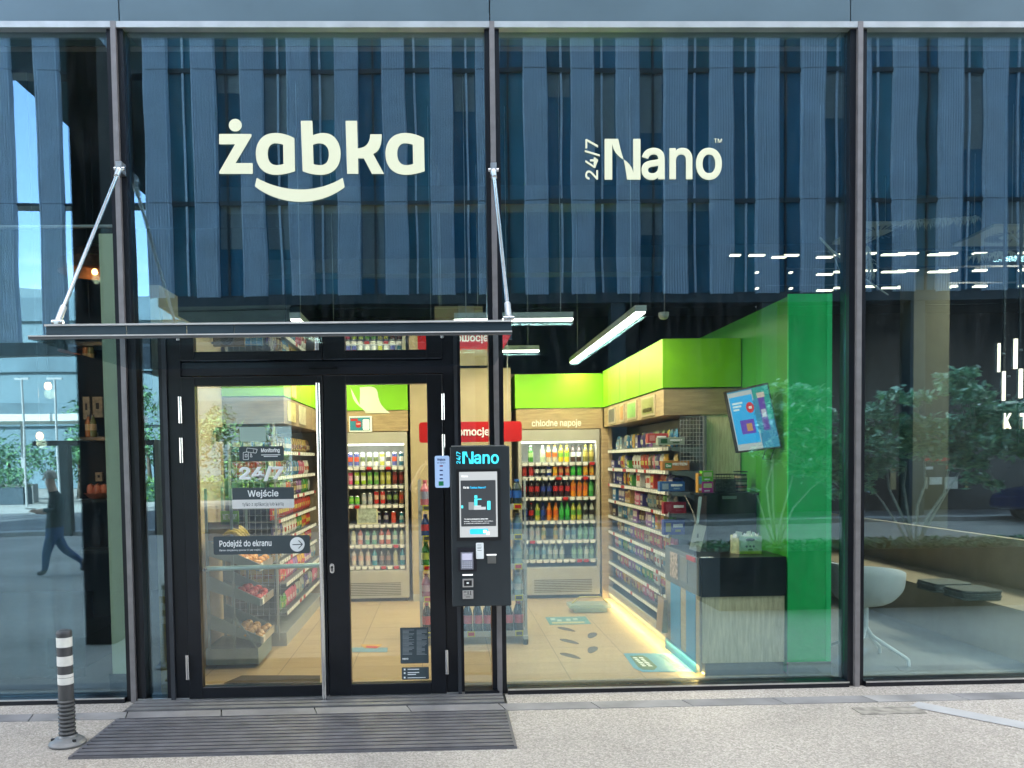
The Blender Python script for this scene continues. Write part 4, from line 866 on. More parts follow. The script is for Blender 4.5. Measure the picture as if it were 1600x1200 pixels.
for z in (.0, .03, .06, .09, .12, .15): g.tube([(2.24, .938, tz + z), (2.425, .938, tz + z)], .002 if z < .15 else .005, BLK, 5); g.tube([(2.24, 1.1, tz + z), (2.425, 1.1, tz + z)], .002, BLK, 5)
g.box(2.25, 2.415, .96, 1.08, tz + .002, tz + .11, MW); g.build('basket', rt)
rt = thing('cup_holder', 'round wire holder of stacked cups beside the black wire basket', 'cup holder', (2.48, 1.0, tz)); g = MB()
g.lathe([(.0, tz), (.05, tz), (.05, tz + .15), (.048, tz + .15)], MW, (2.48, 1.03, 0), 14)
for z in (.0, .05, .1, .165): g.lathe([(.056, tz + z), (.06, tz + z + .004), (.056, tz + z + .008)], BLK, (2.48, 1.03, 0), 18)
for k, c in enumerate(((.4, .3, .15), (.4, .08, .05), (.45, .4, .3), (.1, .25, .1), (.45, .35, .2))): g.lathe([(.052, tz + .012 + k * .026), (.053, tz + .03 + k * .026)], pm(c), (2.48, 1.03, 0), 14)
g.build('holder', rt)
# paper carrier of white bags on the counter
a, b = at(1148, 876, .5), at(1190, 838, .5)
rt = thing('printed_carton', 'green and white printed carton stuffed with white paper on the counter', 'carton', ((a.x + b.x) / 2, .5, .896)); g = MB(); PG_ = mat((.45, .62, .40), .6, 0, .08); PL_ = mat((.35, .55, .06), .6, 0, 0)
g.box(a.x + .035, b.x, .5, .62, .8965, b.z, PG_); g.prism([(a.x + .0345, .5, .8965), (a.x + .0345, .5, b.z), (a.x, .58, b.z), (a.x, .58, .8965)], (0.03, .10, 0), mat((.5, .5, .28), .6, 0, .3, 20)); g.build('carton', rt)
g = MB(); g.box(a.x + .036, b.x - .001, .498, .5, .897, .92, PL_); cx_ = (a.x + .035 + b.x) / 2; c0 = b.z - .025
vs_ = [(cx_ + .035 * math.cos(t * math.pi / 10), .498, c0 + .012 * math.sin(t * math.pi / 10)) for t in range(20)]; g.prism(vs_, (0, .002, 0), DSTK)
vs_ = [(cx_ + .02 * math.cos(t * math.pi / 10), .497, .925 + .014 * max(0, math.sin(t * math.pi / 10))) for t in range(11)]; g.prism(vs_, (0, .002, 0), mat((.06, .2, .04), .6)); 
for xx in (-.03, 0, .025): g.prism([(cx_ + xx + .009 * math.cos(t * .7), .4985, .955 + .009 * math.sin(t * .7)) for t in range(9)], (0, .001, 0), DSTK)
g.build('print', rt)
g = MB(); random.seed(4)
for k in range(16):
    x = random.uniform(a.x + .01, b.x - .02); y = random.uniform(.51, .6); z = b.z - .01; t = random.uniform(0, 3.1); r = random.uniform(.02, .035)
    g.add([(x - r * math.cos(t), y - r * math.sin(t), z), (x + r * math.cos(t), y + r * math.sin(t), z), (x + r * math.cos(t) * .6 + .01, y + r * .5, z + random.uniform(.02, .045)), (x - r * math.cos(t) * .5, y, z + random.uniform(.015, .05))], [(0, 1, 2, 3)], WHITE)
g.build('crumpled_paper', rt)
# card holder leaning on the counter corner
p = [at(*c, .42) for c in ((1077, 858), (1094, 863), (1104, 822), (1086, 818))]
rt = thing('leaflet_holder', 'tilted cream card in a clear holder above the counter corner', 'card', p[0]); g = MB(); g.prism([tuple(v) for v in p], (0, .004, 0), mat((.58, .52, .38), .5, 0, .05)); g.build('card', rt)
g = MB(); c = at(1090, 836, .4185); g.box(c.x - .006, c.x + .008, c.y - .001, c.y, c.z - .02, c.z + .01, mat((.2, .18, .14), .5)); c = at(1088, 847, .4185); g.box(c.x - .022, c.x + .022, c.y - .001, c.y, c.z - .004, c.z + .001, mat((.2, .18, .14), .5)); g.build('print', rt)
g = MB(); a, b = at(1088, 820, .43), at(1100, 778, .43); g.prism([a, at(1092, 817, .43), at(1097, 776, .43), at(1092, 776, .43)], (0, .004, 0), mat((.6, .7, .6), .4)); g.tube([at(1088, 820, .44), at(1083, 800, .6), (1.98, .9, 1.33)], .006, BLK, 6); g.tube([at(1086, 862, .44), (at(1086, 862, .44).x, .44, .896)], .006, BLK, 6); g.build('stand', rt)
rt = thing('paper_label', 'small white strip lying at the near corner of the black counter top', 'label', (1.93, .32, .896)); g = MB(); g.box(1.925, 2.02, .31, .35, .8955, .899, WHITE); g.build('strip', rt)
# brown paper bag hanging at the end of the shelving
p0, p1 = at(1031, 990, 1.1), at(1055, 938, 1.1)
rt = thing('paper_bag', 'brown paper carrier bag hanging at the foot of the shelving end', 'bag', ((p0.x + p1.x) / 2, 1.1, p0.z)); KR = mat((.32, .20, .09), .7, 0, .12, 8)
g = MB(); x = CTX0 - .02
g.prism([(x - .055, 1.12, p0.z), (x - .005, 1.12, p0.z), (x - .005, 1.12, p1.z), (x - .035, 1.12, p1.z)], (0, .19, 0), KR); g.prism([(x - .057, 1.118, p0.z), (x - .04, 1.118, p0.z), (x - .026, 1.118, p1.z), (x - .036, 1.118, p1.z)], (0, -.0, .0), KR) if 0 else None
g.build('bag', rt)
g = MB(); g.tube([(x - .03, 1.17, p1.z), (x - .03, 1.19, p1.z + .05), (x - .03, 1.24, p1.z + .05), (x - .03, 1.26, p1.z)], .004, KR, 6); g.box(x - .04, x - .012, 1.17, 1.26, p1.z + .04, p1.z + .10, BLK); g.build('handle', rt)
# television
tv = [at(1152.5, 708, .72), at(1222, 700, .40), at(1200, 597.5, .48), at(1133, 612, .80)]
rt = thing('television', 'tilted wall television showing a blue and teal advert near the green wall', 'television', tuple(tv[0])); g = MB()
g.prism([tuple(v) for v in tv], (0, .045, 0), BLK); g.build('housing', rt)
g = MB(); cen = sum(tv, Vector()) / 4; def_ = lambda s, t: (tv[0] * (1 - s) + tv[1] * s) * (1 - t) + (tv[3] * (1 - s) + tv[2] * s) * t + Vector((0, -.001, 0))
def tvq(s0, s1, t0, t1, mt, k=1):
    o_ = Vector((0, -.0006 * k, 0)); g.add([def_(s0, t0) + o_, def_(s1, t0) + o_, def_(s1, t1) + o_, def_(s0, t1) + o_], [(0, 1, 2, 3)], mt)
E_ = lambda c, e=.5: mat(tuple(x * .3 for x in c), .3, 0, 0, emit=e, ecol=c)
tvq(.03, .97, .03, .97, E_((.05, .30, .50), .4)); tvq(.03, .60, .03, .95, E_((.45, .50, .52), .5), 2); tvq(.05, .58, .13, .88, E_((.02, .35, .70), .6), 3); tvq(.61, .97, .45, .97, E_((.02, .35, .30), .45), 2)
tvq(.20, .52, .28, .50, E_((.12, .05, .45), .5), 4); tvq(.33, .46, .32, .44, E_((.5, .25, .1), .5), 5); tvq(.70, .84, .30, .84, E_((.13, .05, .35), .5), 4); tvq(.69, .86, .80, .88, E_((.6, .5, .42), .5), 5); tvq(.72, .82, .5, .62, E_((.5, .5, .6), .5), 5)
pts = [def_(.49 + .09 * math.cos(t * math.pi / 10), .68 + .085 * math.sin(t * math.pi / 10)) + Vector((0, -.003, 0)) for t in range(20)]; g.add(pts, [tuple(range(20))], E_((.6, .02, .04), .5))
for t0, s1 in ((.76, .34), (.71, .30), (.66, .24)): tvq(.10, s1, t0, t0 + .03, E_((.6, .75, .8), .5), 5)
tvq(.46, .53, .66, .70, E_((.7, .7, .7), .5), 7)
g.build('screen', rt)
g = MB(); g.bar(cen + Vector((0, .05, 0)), (2.6, 1.15, cen.z + .05), .04, .06, BLK); g.tube([tv[1] + Vector((-.1, .05, .01)), tv[1] + Vector((-.12, .07, -.08)), tv[1] + Vector((-.05, .1, -.09)), tv[1] + Vector((0, .1, .05))], .004, BLK, 6); g.build('wall_arm', rt)

# ------------------------------------------------------------------ shelving and fruit stand behind the wider door
rt = thing('snack_shelving', 'wire ended snack shelving seen through the wider door', 'shelving', (-1.66, 2.6, 0))
LX0, LX1 = -1.90, -1.42
g = MB(); g.box(LX0, LX0 + .02, 1.66, LY, .1, 2.0, GM); g.box(LX0, LX1, 1.66, LY, .0, .12, GL); g.build('frame', rt)
g = MB()
for i in range(9): x = LX0 + .02 + i * .052; g.tube([(x, 1.65, .2), (x, 1.65, 1.95)], .0022, GL, 5, False)
for i in range(30): z = .22 + i * .06; g.tube([(LX0, 1.65, z), (LX1 + .01, 1.65, z)], .002, GL, 5, False)
for x in (LX0, LX1 - .08): g.box(x, x + .02, 1.64, 1.665, .05, 2.0, GL)
g.build('wire_end', rt)
LZ = [1.75, 1.52, 1.32, 1.13, .94, .75, .56, .30]
for i, z in enumerate(LZ):
    xe = LX1 - .06 if i < 6 else LX1
    g = MB(); g.box(LX0 + .021, xe, 1.67, LY - .02, z - .02, z, GM); s = g.build('shelf', rt)
    g = MB(); random.seed(i + 40); rail(g, 1.67, LY - .02, xe + .006, z - .01, 20, dirn=-1, h=.03, red=.05); g.box(xe, xe + .005, 1.67, LY - .02, z - .03, z + .01, BRK); g.build('price_rail', s)
    y = 1.74; random.seed(80 + i)
    while y < LY - .1:
        j = random.randrange(len(pal)) if i not in (3,) else 0; w_ = random.choice((.11, .13, .15))
        for r in range(random.choice((2, 2, 3))):
            if y > LY - .1: break
            put(bag(*pal[j], w_, .15), 'snack_bag', (xe - .06, y, z + .001), math.pi / 2 + random.uniform(-.15, .15), f'{pname[j]} snack bag in the {OR9[i]} row of the shelving behind the wider door', 'snack', 'snack bags behind the wider door')
            if i in (0, 1, 5, 6) and y < 1.8:
                for dx in (.1, .2, .3): put(bag(*pal[(j + 3) % 11], .11, .15), 'snack_bag', (xe - .06 - dx, 1.72, z + .001), random.uniform(-.4, .4), f'snack bag in the {OR9[i]} row at the wire end of the left shelving', 'snack', 'snack bags behind the wider door')
            y += w_ + .004
FX0, FX1, FY0, FY1 = -1.90, -1.52, .88, 1.38
fs_ = thing('fruit_stand', 'grey metal fruit stand with sloping bins behind the wider door', 'fruit stand', (-1.7, 1.1, 0)); FM = mat((.22, .30, .32), .45, .4, .08)
g = MB()
for x in (FX0, FX0 + .2):
    for y in (FY0, FY1): g.box(x, x + .02, y - .01, y + .01, .05, 1.45, FM)
g.box(FX0 - .02, FX1 + .02, FY0 - .01, FY1 + .01, .03, .16, FM); g.bar((FX0 + .21, FY0, .42), (FX1 + .01, FY0, .16), .015, .015, FM); g.build('frame', fs_)
def bin_(z, nm='bin'):
    g = MB(); za, zb = z + .13, z
    g.prism([(FX0 + .02, FY0, za), (FX1 + .04, FY0, zb), (FX1 + .04, FY0, zb + .06), (FX0 + .02, FY0, za + .12)], (0, .008, 0), FM)
    g.prism([(FX0 + .02, FY1 - .008, za), (FX1 + .04, FY1 - .008, zb), (FX1 + .04, FY1 - .008, zb + .06), (FX0 + .02, FY1 - .008, za + .12)], (0, .008, 0), FM)
    g.prism([(FX0 + .02, FY0 + .009, za), (FX1 + .04, FY0 + .009, zb), (FX1 + .04, FY0 + .009, zb + .008), (FX0 + .02, FY0 + .009, za + .008)], (0, FY1 - FY0 - .018, 0), FM)
    g.box(FX1 + .04, FX1 + .05, FY0, FY1, zb, zb + .06, ALU); g.box(FX1 + .0505, FX1 + .058, FY0 + .02, FY0 + .09, zb + .005, zb + .055, WHITE)
    g.build(nm, fs_)
random.seed(9)
def fruit(c, r): 
    g = MB(); g.lathe([(0, 0), (r * .5, r * .1), (r * .9, r * .5), (r, r), (r * .85, r * 1.5), (r * .4, r * 1.85), (0, r * 1.75)], mat(c, .35, 0, .25, 40), n=12); return mesh_of(g)
for z, c, lb, nm in ((.78, (.62, .26, .03), 'orange fruit in the highest sloping bin of the fruit stand', 'orange'), (.50, (.42, .04, .05), 'red apple in the middle sloping bin of the fruit stand', 'apple'), (.19, (.5, .28, .10), 'tan onion in the lowest sloping bin of the fruit stand', 'onion')):
    bin_(z); me = fruit(c, .036)
    for k in range(15):
        i, j = k % 3, k // 3; x = FX1 + .0 - i * .072; o = link(me, nm); o.location = (x, FY0 + .05 + j * .09, z + .012 + (FX1 + .04 - x) * .30); o.rotation_euler = (random.random(), 0, random.random() * 6); tag(o, lb, nm, 'fruit in the sloping bins')
g = MB(); g.box(FX0, FX1 - .1, FY0, FY0 + .3, 1.02, 1.03, FM); g.box(FX0, FX1 - .12, FY0 + .02, FY0 + .03, 1.03, 1.18, mat((.25, .20, .14), .6)); g.build('top_tray', fs_)
p = at(352, 828, .85)
rt = thing('banana_bunch', 'bunch of yellow bananas lying on top of the fruit stand', 'bananas', (p.x, .85, 1.03)); g = MB()
for k in range(4): 
    pts = [(p.x - .02 + .028 * k * .2 + .17 * t, .86 + k * .03, 1.06 + .055 * math.sin(math.pi * (t * .9 + .1)) + .012 * k - .03 * t) for t in (0, .2, .4, .6, .8, 1)]
    g.tube(pts, [.006, .016, .018, .018, .015, .005], mat((.52, .40, .08), .5, 0, .2, 30), 8)
g.build('bunch', rt)
rt = thing('green_banner', 'lime green paper banner hanging above the bananas', 'banner', at(358, 818, .9)); g = MB(); a, b = at(345, 820, .9), at(373, 798, .9); g.box(a.x, b.x, .9, .903, a.z, b.z, mat((.25, .5, .06), .5)); text(g, 'WITAMINY', at(348, 812, .898), at(370, 803, .898), TXT, .02); g.tube([(a.x + .02, .902, b.z), (a.x + .02, .902, 1.6)], .002, GL, 5); g.build('banner', rt)
rt = thing('wall_speaker', 'dark round speaker on a brown plate high behind the wider door', 'speaker', at(358, 690, 1.3)); g = MB(); a, b = at(337, 690, 1.32), at(385, 667, 1.32); g.box(a.x, b.x, 1.32, 1.35, a.z, b.z, mat((.12, .08, .05), .6)); c = at(358, 679, 1.3)
g.tube([(c.x, 1.319, c.z), (c.x, 1.30, c.z)], .055, BLK, 18); g.tube([(c.x, 1.30, c.z), (c.x, 1.29, c.z)], .02, DK, 12); g.tube([(c.x, 1.35, c.z + .03), (-1.94, 1.36, c.z + .03)], .01, BLK, 6); g.build('plate', rt)

# ------------------------------------------------------------------ floor stickers and footprints
def fsp(u, v, z): return atz(u, v, z)
TEALF = mat((.10, .26, .28), .5, 0, .1); BLUEF = mat((.06, .28, .42), .45, 0, .05); FOOT = mat((.075, .07, .07), .6, 0, .1)
z = .002
rt = thing('floor_sticker', 'bright blue floor sticker with a green pill and pale lettering by the counter', 'floor sticker', fsp(1030, 1045, 0)); g = MB()
g.prism([fsp(*c, .001) for c in ((974, 1021), (1075, 1021), (1103, 1050), (1004, 1050), (990, 1044))], (0, 0, .0015), BLUEF)
g.prism([fsp(*c, .0026) for c in ((984, 1025), (1004, 1024), (1012, 1028), (1027, 1042), (1022, 1047), (1004, 1046), (997, 1042))], (0, 0, .001), mat((.06, .14, .04), .5))
vs, fs = glyphs('nano', .05); x0, x1 = min(v.x for v in vs), max(v.x for v in vs)
P0, P1, P2 = fsp(1030, 1024, .003), fsp(1062, 1046, .003), fsp(1018, 1026, .003)
g.add([P0 + Vector((0, 0, v.z * .01)) + (P1 - P0) * ((v.x - x0) / (x1 - x0)) + (fsp(1052, 1024, .003) - P0) * v.y * 1.2 for v in vs], fs, mat((.03, .12, .25), .5))
random.seed(8)
for i in range(2):
    for k in range(6):
        u = 988.5 + k * 2.6 + i * 9.5 + (k * .2); v = 1027 + k * 2.5
        g.prism([fsp(u, v, .0038), fsp(u + 5 + random.random() * 3, v, .0038), fsp(u + 6.5 + random.random() * 2, v + 1.5, .0038), fsp(u + 1.3, v + 1.5, .0038)], (0, 0, .0006), TXT)
g.build('sticker_sheet', rt)
rt = thing('floor_sticker', 'teal rectangular floor sticker between the footprints and the cold cooler', 'floor sticker', fsp(888, 970, 0)); g = MB(); g.prism([fsp(*c, .001) for c in ((852, 964.5), (915, 963.5), (924, 975), (859, 976.5))], (0, 0, .0015), TEALF); g.prism([fsp(*c, .0026) for c in ((862, 972), (913, 971), (914, 973.5), (863, 974.5))], (0, 0, .001), mat((.45, .42, .25), .5)); 
for c in ((860, 966), (870, 968), (884, 967), (895, 966)): g.prism([fsp(c[0], c[1], .0026), fsp(c[0] + 7, c[1], .0026), fsp(c[0] + 8, c[1] + 3, .0026), fsp(c[0] + 1, c[1] + 3, .0026)], (0, 0, .001), mat((.4, .5, .5), .5))
g.build('sticker_sheet', rt)
rt = thing('floor_sticker', 'blue floor sticker edged yellow and red seen through the narrower door', 'floor sticker', fsp(575, 1015, 0)); g = MB(); g.prism([fsp(*c, .001) for c in ((550, 1012), (606, 1012), (605, 1019), (550, 1019))], (0, 0, .0015), mat((.12, .25, .33), .5)); g.prism([fsp(*c, .0026) for c in ((563, 1007), (598, 1007), (590, 1013), (570, 1013))], (0, 0, .001), mat((.5, .3, .05), .5)); g.prism([fsp(*c, .0037) for c in ((572, 1009), (592, 1010), (588, 1013), (572, 1012))], (0, 0, .001), RED); g.build('sticker_sheet', rt)
for k, (u, v, a) in enumerate(((885.5, 983.5, 12), (925, 993, -12), (890, 1002.5, 14), (925.5, 1015.5, -12), (891.5, 1025, 12))):
    c = fsp(u, v, 0); g = MB(); pts = []
    for t in range(20):
        th = 2 * math.pi * t / 20; L, W = .13, .042; s_ = math.cos(th); wd = W * (1 + .25 * s_) * (1 if s_ > -.2 else .95); X, Y = wd * math.sin(th) - .012 * s_, L * s_ * 1.0
        ca, sa = math.cos(R_(24 if a > 0 else -24)), math.sin(R_(24 if a > 0 else -24)); pts.append((c.x + X * ca - Y * sa, c.y + (X * sa + Y * ca), .001))
    g.prism(pts, (0, 0, .0016), FOOT)
    o = g.build('footprint_sticker', loc=(c.x, c.y, 0)); tag(o, ['dark footprint sticker nearest the drinks cooler', 'second footprint sticker from the drinks cooler, in the far pair by the shelving side', 'middle footprint sticker of the door side row', 'footprint sticker nearest the shelving and close to the blue floor sticker', 'dark footprint sticker nearest the window'][k], 'floor sticker', 'footprint stickers on the shop floor')
# clear basket stack by the cooler
c = fsp(920, 955, 0); rt = thing('shopping_baskets', 'low pale see-through shopping basket with a yellow handle on the floor', 'basket', (c.x, c.y, 0)); g = MB(); BT = mat((.35, .50, .48), .3, 0, .1, alpha=.5)
for z, s_ in ((.01, .8), (.05, 1)): g.prism([(c.x - .22 * s_, c.y - .12, z), (c.x + .22 * s_, c.y - .12, z), (c.x + .22 * s_, c.y + .14, z), (c.x - .22 * s_, c.y + .14, z)], (0, 0, .035), BT)
g.build('basket', rt); g = MB(); g.tube([(c.x - .18, c.y, .09), (c.x - .1, c.y - .03, .16), (c.x + .12, c.y - .03, .16), (c.x + .2, c.y, .09)], .008, mat((.5, .42, .1), .5), 8); g.build('handle', rt)

# ------------------------------------------------------------------ shop lamps
TUBE = mat((.9, .9, .8), .5, 0, 0, emit=9, ecol=(1, .96, .84))
def lamp_bar(a, b, label, power, w_=.09, axis='y'):
    a, b = Vector(a), Vector(b); c = (a + b) / 2
    rt = thing('linear_lamp', label, 'lamp', c, 'linear lamps hung in the shop')
    g = MB(); g.bar(a, b, w_, .05, mat((.55, .58, .52), .5)); g.build('housing', rt)
    g = MB(); g.bar(a + Vector((0, 0, -.032)), b + Vector((0, 0, -.032)), w_ * .75, .012, TUBE); g.build('diffuser', rt)
    g = MB()
    for t in (.1, .9): p = a.lerp(b, t); g.tube([p, (p.x, p.y, 4.75)], .003, GL, 5)
    g.build('hanging_wire', rt)
    ld = bpy.data.lights.new('lamp_or_fill_light', 'AREA'); ld.shape = 'RECTANGLE'; L = (b - a).length; ld.energy = power * EK; ld.color = (1, .79, .50)
    if axis == 'y': ld.size, ld.size_y = w_, L
    else: ld.size, ld.size_y = L, w_
    lo = bpy.data.objects.new('lamp_or_fill_light', ld); sc.collection.objects.link(lo); lo.location = c + Vector((0, 0, -.06))
lamp_bar((1.58, .72, 2.82), (1.58, 4.1, 2.82), 'long bright lamp hanging lengthwise above the snack aisle', 42)
lamp_bar((.12, 1.03, 2.82), (1.09, 1.03, 2.82), 'crosswise lamp bar just behind the canopy level', 28, axis='x')
lamp_bar((-.1, 3.3, 2.86), (1.08, 3.3, 2.86), 'shorter crosswise lamp bar deep in the shop', 18, axis='x')
lamp_bar((-1.15, .9, 2.82), (-1.15, 3.6, 2.82), 'long lamp hanging lengthwise behind the wider door', 34)
for x0, x1, e in ((.95, 1.8, 2.6), (-1.25, -.45, 2.3)):
    ld = bpy.data.lights.new('cooler_light', 'AREA'); ld.shape = 'RECTANGLE'; ld.size = x1 - x0; ld.size_y = .05; ld.energy = e * EK; ld.color = (1, .95, .85)
    lo = bpy.data.objects.new('cooler_light', ld); sc.collection.objects.link(lo); lo.location = ((x0 + x1) / 2, LY + .045, 1.83); lo.rotation_euler = (R_(22), 0, 0)
# dark service runs under the ceiling
for i, (y, z) in enumerate(((1.6, 3.9), (2.6, 4.2), (3.4, 3.7))):
    g = MB(); g.box(-1.9, 2.5, y, y + .25, z, z + .16, mat((.05, .055, .06), .6, .3, .1)); tag(g.build('ceiling_duct', loc=(.3, y, z)), ['dark flat duct nearest the glass under the shop ceiling', 'dark flat duct highest under the shop ceiling', 'dark flat duct lowest and deepest under the ceiling'][i], 'duct')
c = at(1037, 494, 1.2); rt = thing('dome_camera', 'small dome camera hanging beside the long lamp', 'camera', c); g = MB(); g.lathe([(0, c.z - .03), (.03, c.z - .022), (.042, c.z), (.045, c.z + .03), (0, c.z + .03)], mat((.35, .35, .32), .3), (c.x, 1.2, 0), 14); g.tube([(c.x, 1.2, c.z + .03), (c.x, 1.2, 4.75)], .01, DK, 6); g.build('dome', rt)

# ------------------------------------------------------------------ neighbour rooms
g = MB(); z0 = at(800, 73, .35).z; g.box(-9, 13.6, .35, .42, z0, 4.745, mat((.16, .15, .16), .8, 0, .1)); g.build('bulkhead', shop)
z0, z1 = at(800, 113, 2.2).z, at(800, 101, 2.2).z; g = MB(); g.box(-9, 13.6, 2.2, 2.5, z0, z1, mat((.30, .30, .20), .7, 0, .15)); tag(g.build('ceiling_beam', loc=(0, 2.3, z0)), 'long pale olive beam crossing behind the tops of the panes', 'beam')
LX = at(255, 800, .1).x
g = MB(); g.box(LX - .045, LX + .02, .09, .5, .0, 2.9, mat((.42, .36, .24), .6, 0, .05)); g.box(LX - .044, LX + .021, .085, .09, 0, .72, mat((.40, .26, .06), .6)); g.build('partition_end', shop)
p, q = at(249, 628, .08), at(254, 594, .08); rt = thing('exit_sign', 'small green sign with white letters on the partition end beside the doors', 'sign', (p.x, .08, p.z)); g = MB(); g.box(p.x, q.x, .075, .084, p.z, q.z, mat((.0, .16, .07), .5, 0, 0)); text(g, 'E', (p.x + .005, .074, p.z + .03), (p.x + .02, .074, p.z + .06), TXT, .03); g.build('panel', rt)
YC = .62
CURT = mat((.15, .25, .28), .9, 0, .12, 4, stretch=(6, 1, .3), alpha=.42)
def curtain(x0, x1, z0, z1, label, seed):
    random.seed(seed); g = MB(); n = int((x1 - x0) / .018); vs = []; ph = random.random() * 6
    for i in range(n + 1):
        x = x0 + (x1 - x0) * i / n; y = YC + .03 * math.sin(x * 38 + ph + 1.5 * math.sin(x * 7)) + .012 * math.sin(x * 91)
        for z in (z0, z0 + (z1 - z0) * .5, z1): vs.append((x, y + (.01 * math.sin(x * 13) if z == z0 else 0), z))
    g.add(vs, [(3 * i + j, 3 * i + 3 + j, 3 * i + 4 + j, 3 * i + 1 + j) for i in range(n) for j in (0, 1)], CURT, True)
    return tag(g.build('curtain', loc=(x0, YC, z1)), label, 'curtain')
zr = at(80, 356, YC).z; xg0, xg1 = at(123, 800, YC).x, at(172, 800, YC).x
curtain(-6.8, xg0, .02, zr, 'wide sheer pale curtain in the pane beside the bollard', 1)
curtain(xg1, at(196, 800, YC).x, .25, zr, 'narrow sheer curtain edge next to the pale post', 2)
g = MB(); g.tube([(-6.8, YC, zr + .01), (at(196, 800, YC).x, YC, zr + .01)], .012, GL); tag(g.build('curtain_rail', loc=(-5, YC, zr)), 'thin metal curtain rail across the pane beside the bollard', 'rail')
a, b = at(176, 1050, .3), at(187, 365, .3); g = MB(); g.box(a.x, b.x, .3, .36, .12, b.z, mat((.55, .60, .40), .6, 0, .05)); g.box(a.x - .02, b.x + .02, .29, .37, 0, .12, DK); tag(g.build('pale_post', loc=(a.x, .3, 0)), 'tall slim pale yellow green post behind the glass by the door', 'post')
# dark restaurant room with copper lamps seen between the curtains
g = MB(); g.box(-8.9, -2.02, 5.2, 5.3, 0, 4.7, DARKI); g.box(-4.4, -4.32, 1.6, 1.9, 0, 4.7, DARKI); g.build('wall', shop)
COP = mat((.22, .09, .04), .4, .7, .3, 30); WARM = mat((.9, .5, .2), .5, 0, 0, emit=9, ecol=(1, .50, .14))
def pend(u, v, y, r, label, shade=True, glow=25):
    c = at(u, v, y); rt = thing('pendant_lamp', label, 'lamp', c, 'pendant lamps in the dark restaurant')
    g = MB(); g.lathe([(0, c.z - .03), (.022, c.z - .02), (.028, c.z), (.018, c.z + .025), (0, c.z + .03)], WARM, (c.x, c.y, 0), 12); g.build('bulb', rt)
    if shade: g = MB(); g.lathe([(r, c.z - .01), (r * .92, c.z + .10), (r * .55, c.z + .2), (.03, c.z + .26), (.0, c.z + .27)], COP, (c.x, c.y, 0), 24); g.build('lamp_shade', rt)
    g = MB(); g.tube([(c.x, c.y, c.z + .03), (c.x, c.y, 4.75)], .004, BLK, 5); g.build('cord', rt)
    l = bpy.data.lights.new('lamp_or_fill_light', 'POINT'); l.energy = glow * EK; l.color = (1, .55, .25); l.shadow_soft_size = .04; o = bpy.data.objects.new('lamp_or_fill_light', l); sc.collection.objects.link(o); o.location = c + Vector((0, 0, -.06))
pend(75, 603, .95, .1, 'bare glowing bulb upper of the two behind the curtain', False, 3)
pend(62, 681, .95, .1, 'bare glowing bulb lower of the two behind the curtain', False, 3)
pend(148, 425, 2.2, .32, 'wide copper shade hanging highest in the dark gap', True, 1)
pend(141, 548, 2.6, .30, 'copper shade hanging just below the canopy line in the dark gap', True, 1)
rt = thing('display_shelf', 'dark tall shelf holding a bowl, bottles and framed prints', 'shelf', (-3.6, 1.6, 0)); g = MB()
sx0, sx1 = at(118, 800, 1.6).x, at(172, 800, 1.6).x
for z in (.9, 1.35, 1.9): g.box(sx0, sx1, 1.6, 1.9, z - .03, z, BLK)
g.box(sx0, sx1, 1.9, 1.93, .25, 3, DARKI); g.box(sx0, sx1, 1.0, 1.9, 0, .25, BLK); g.build('frame', rt)
for k, (u0, v0, u1, v1) in enumerate(((131, 620, 140, 655), (146, 620, 160, 652), (150, 738, 160, 752), (141, 676, 152, 682))):
    a, b = at(u0, v1, 1.88), at(u1, v0, 1.88); g = MB(); g.box(a.x, b.x, 1.87, 1.899, a.z, b.z, mat((.30, .24, .16), .6, 0, .3, 30)); g.box((a.x * 2 + b.x) / 3, (a.x + 2 * b.x) / 3, 1.868, 1.87, a.z * .6 + b.z * .4, a.z * .3 + b.z * .7, DK); tag(g.build('framed_print', loc=(a.x, 1.88, a.z)), ['narrow framed print high on the dark shelf', 'wider framed print with a dark mark beside the narrow one', 'small framed print just above the bowl', 'small flat framed print in the middle of the dark shelf'][k], 'picture')
c = at(152, 765, 1.7); rt = thing('jar_bowl', 'shallow orange pink bowl filled with rounded jars on the dark shelf', 'bowl', (c.x, 1.7, 1.35)); c.z = 1.353; g = MB(); PK = mat((.50, .16, .09), .4, 0, .15); g.lathe([(0, c.z), (.07, c.z), (.12, c.z + .05), (.115, c.z + .05), (.07, c.z + .01)], PK, (c.x, 1.72, 0), 18); g.build('bowl', rt)
for dx in (-.06, 0, .06): g = MB(); g.lathe([(0, c.z + .02), (.032, c.z + .03), (.036, c.z + .08), (.028, c.z + .12), (0, c.z + .135)], PK, (c.x + dx, 1.71, 0), 12); g.build('jar', rt)
for k, (u, c3) in enumerate(((140, (.3, .12, .03)), (147, (.12, .15, .05)))):
    c = at(u, 712, 1.7); o = link(bottle(c3, (.4, .3, .15), (.1, .1, .1), .2, .03), 'oil_bottle'); o.location = (c.x, 1.7, 1.901 - .0); tag(o, ['amber bottle standing on the dark shelf', 'green bottle standing on the dark shelf'][k], 'bottle')
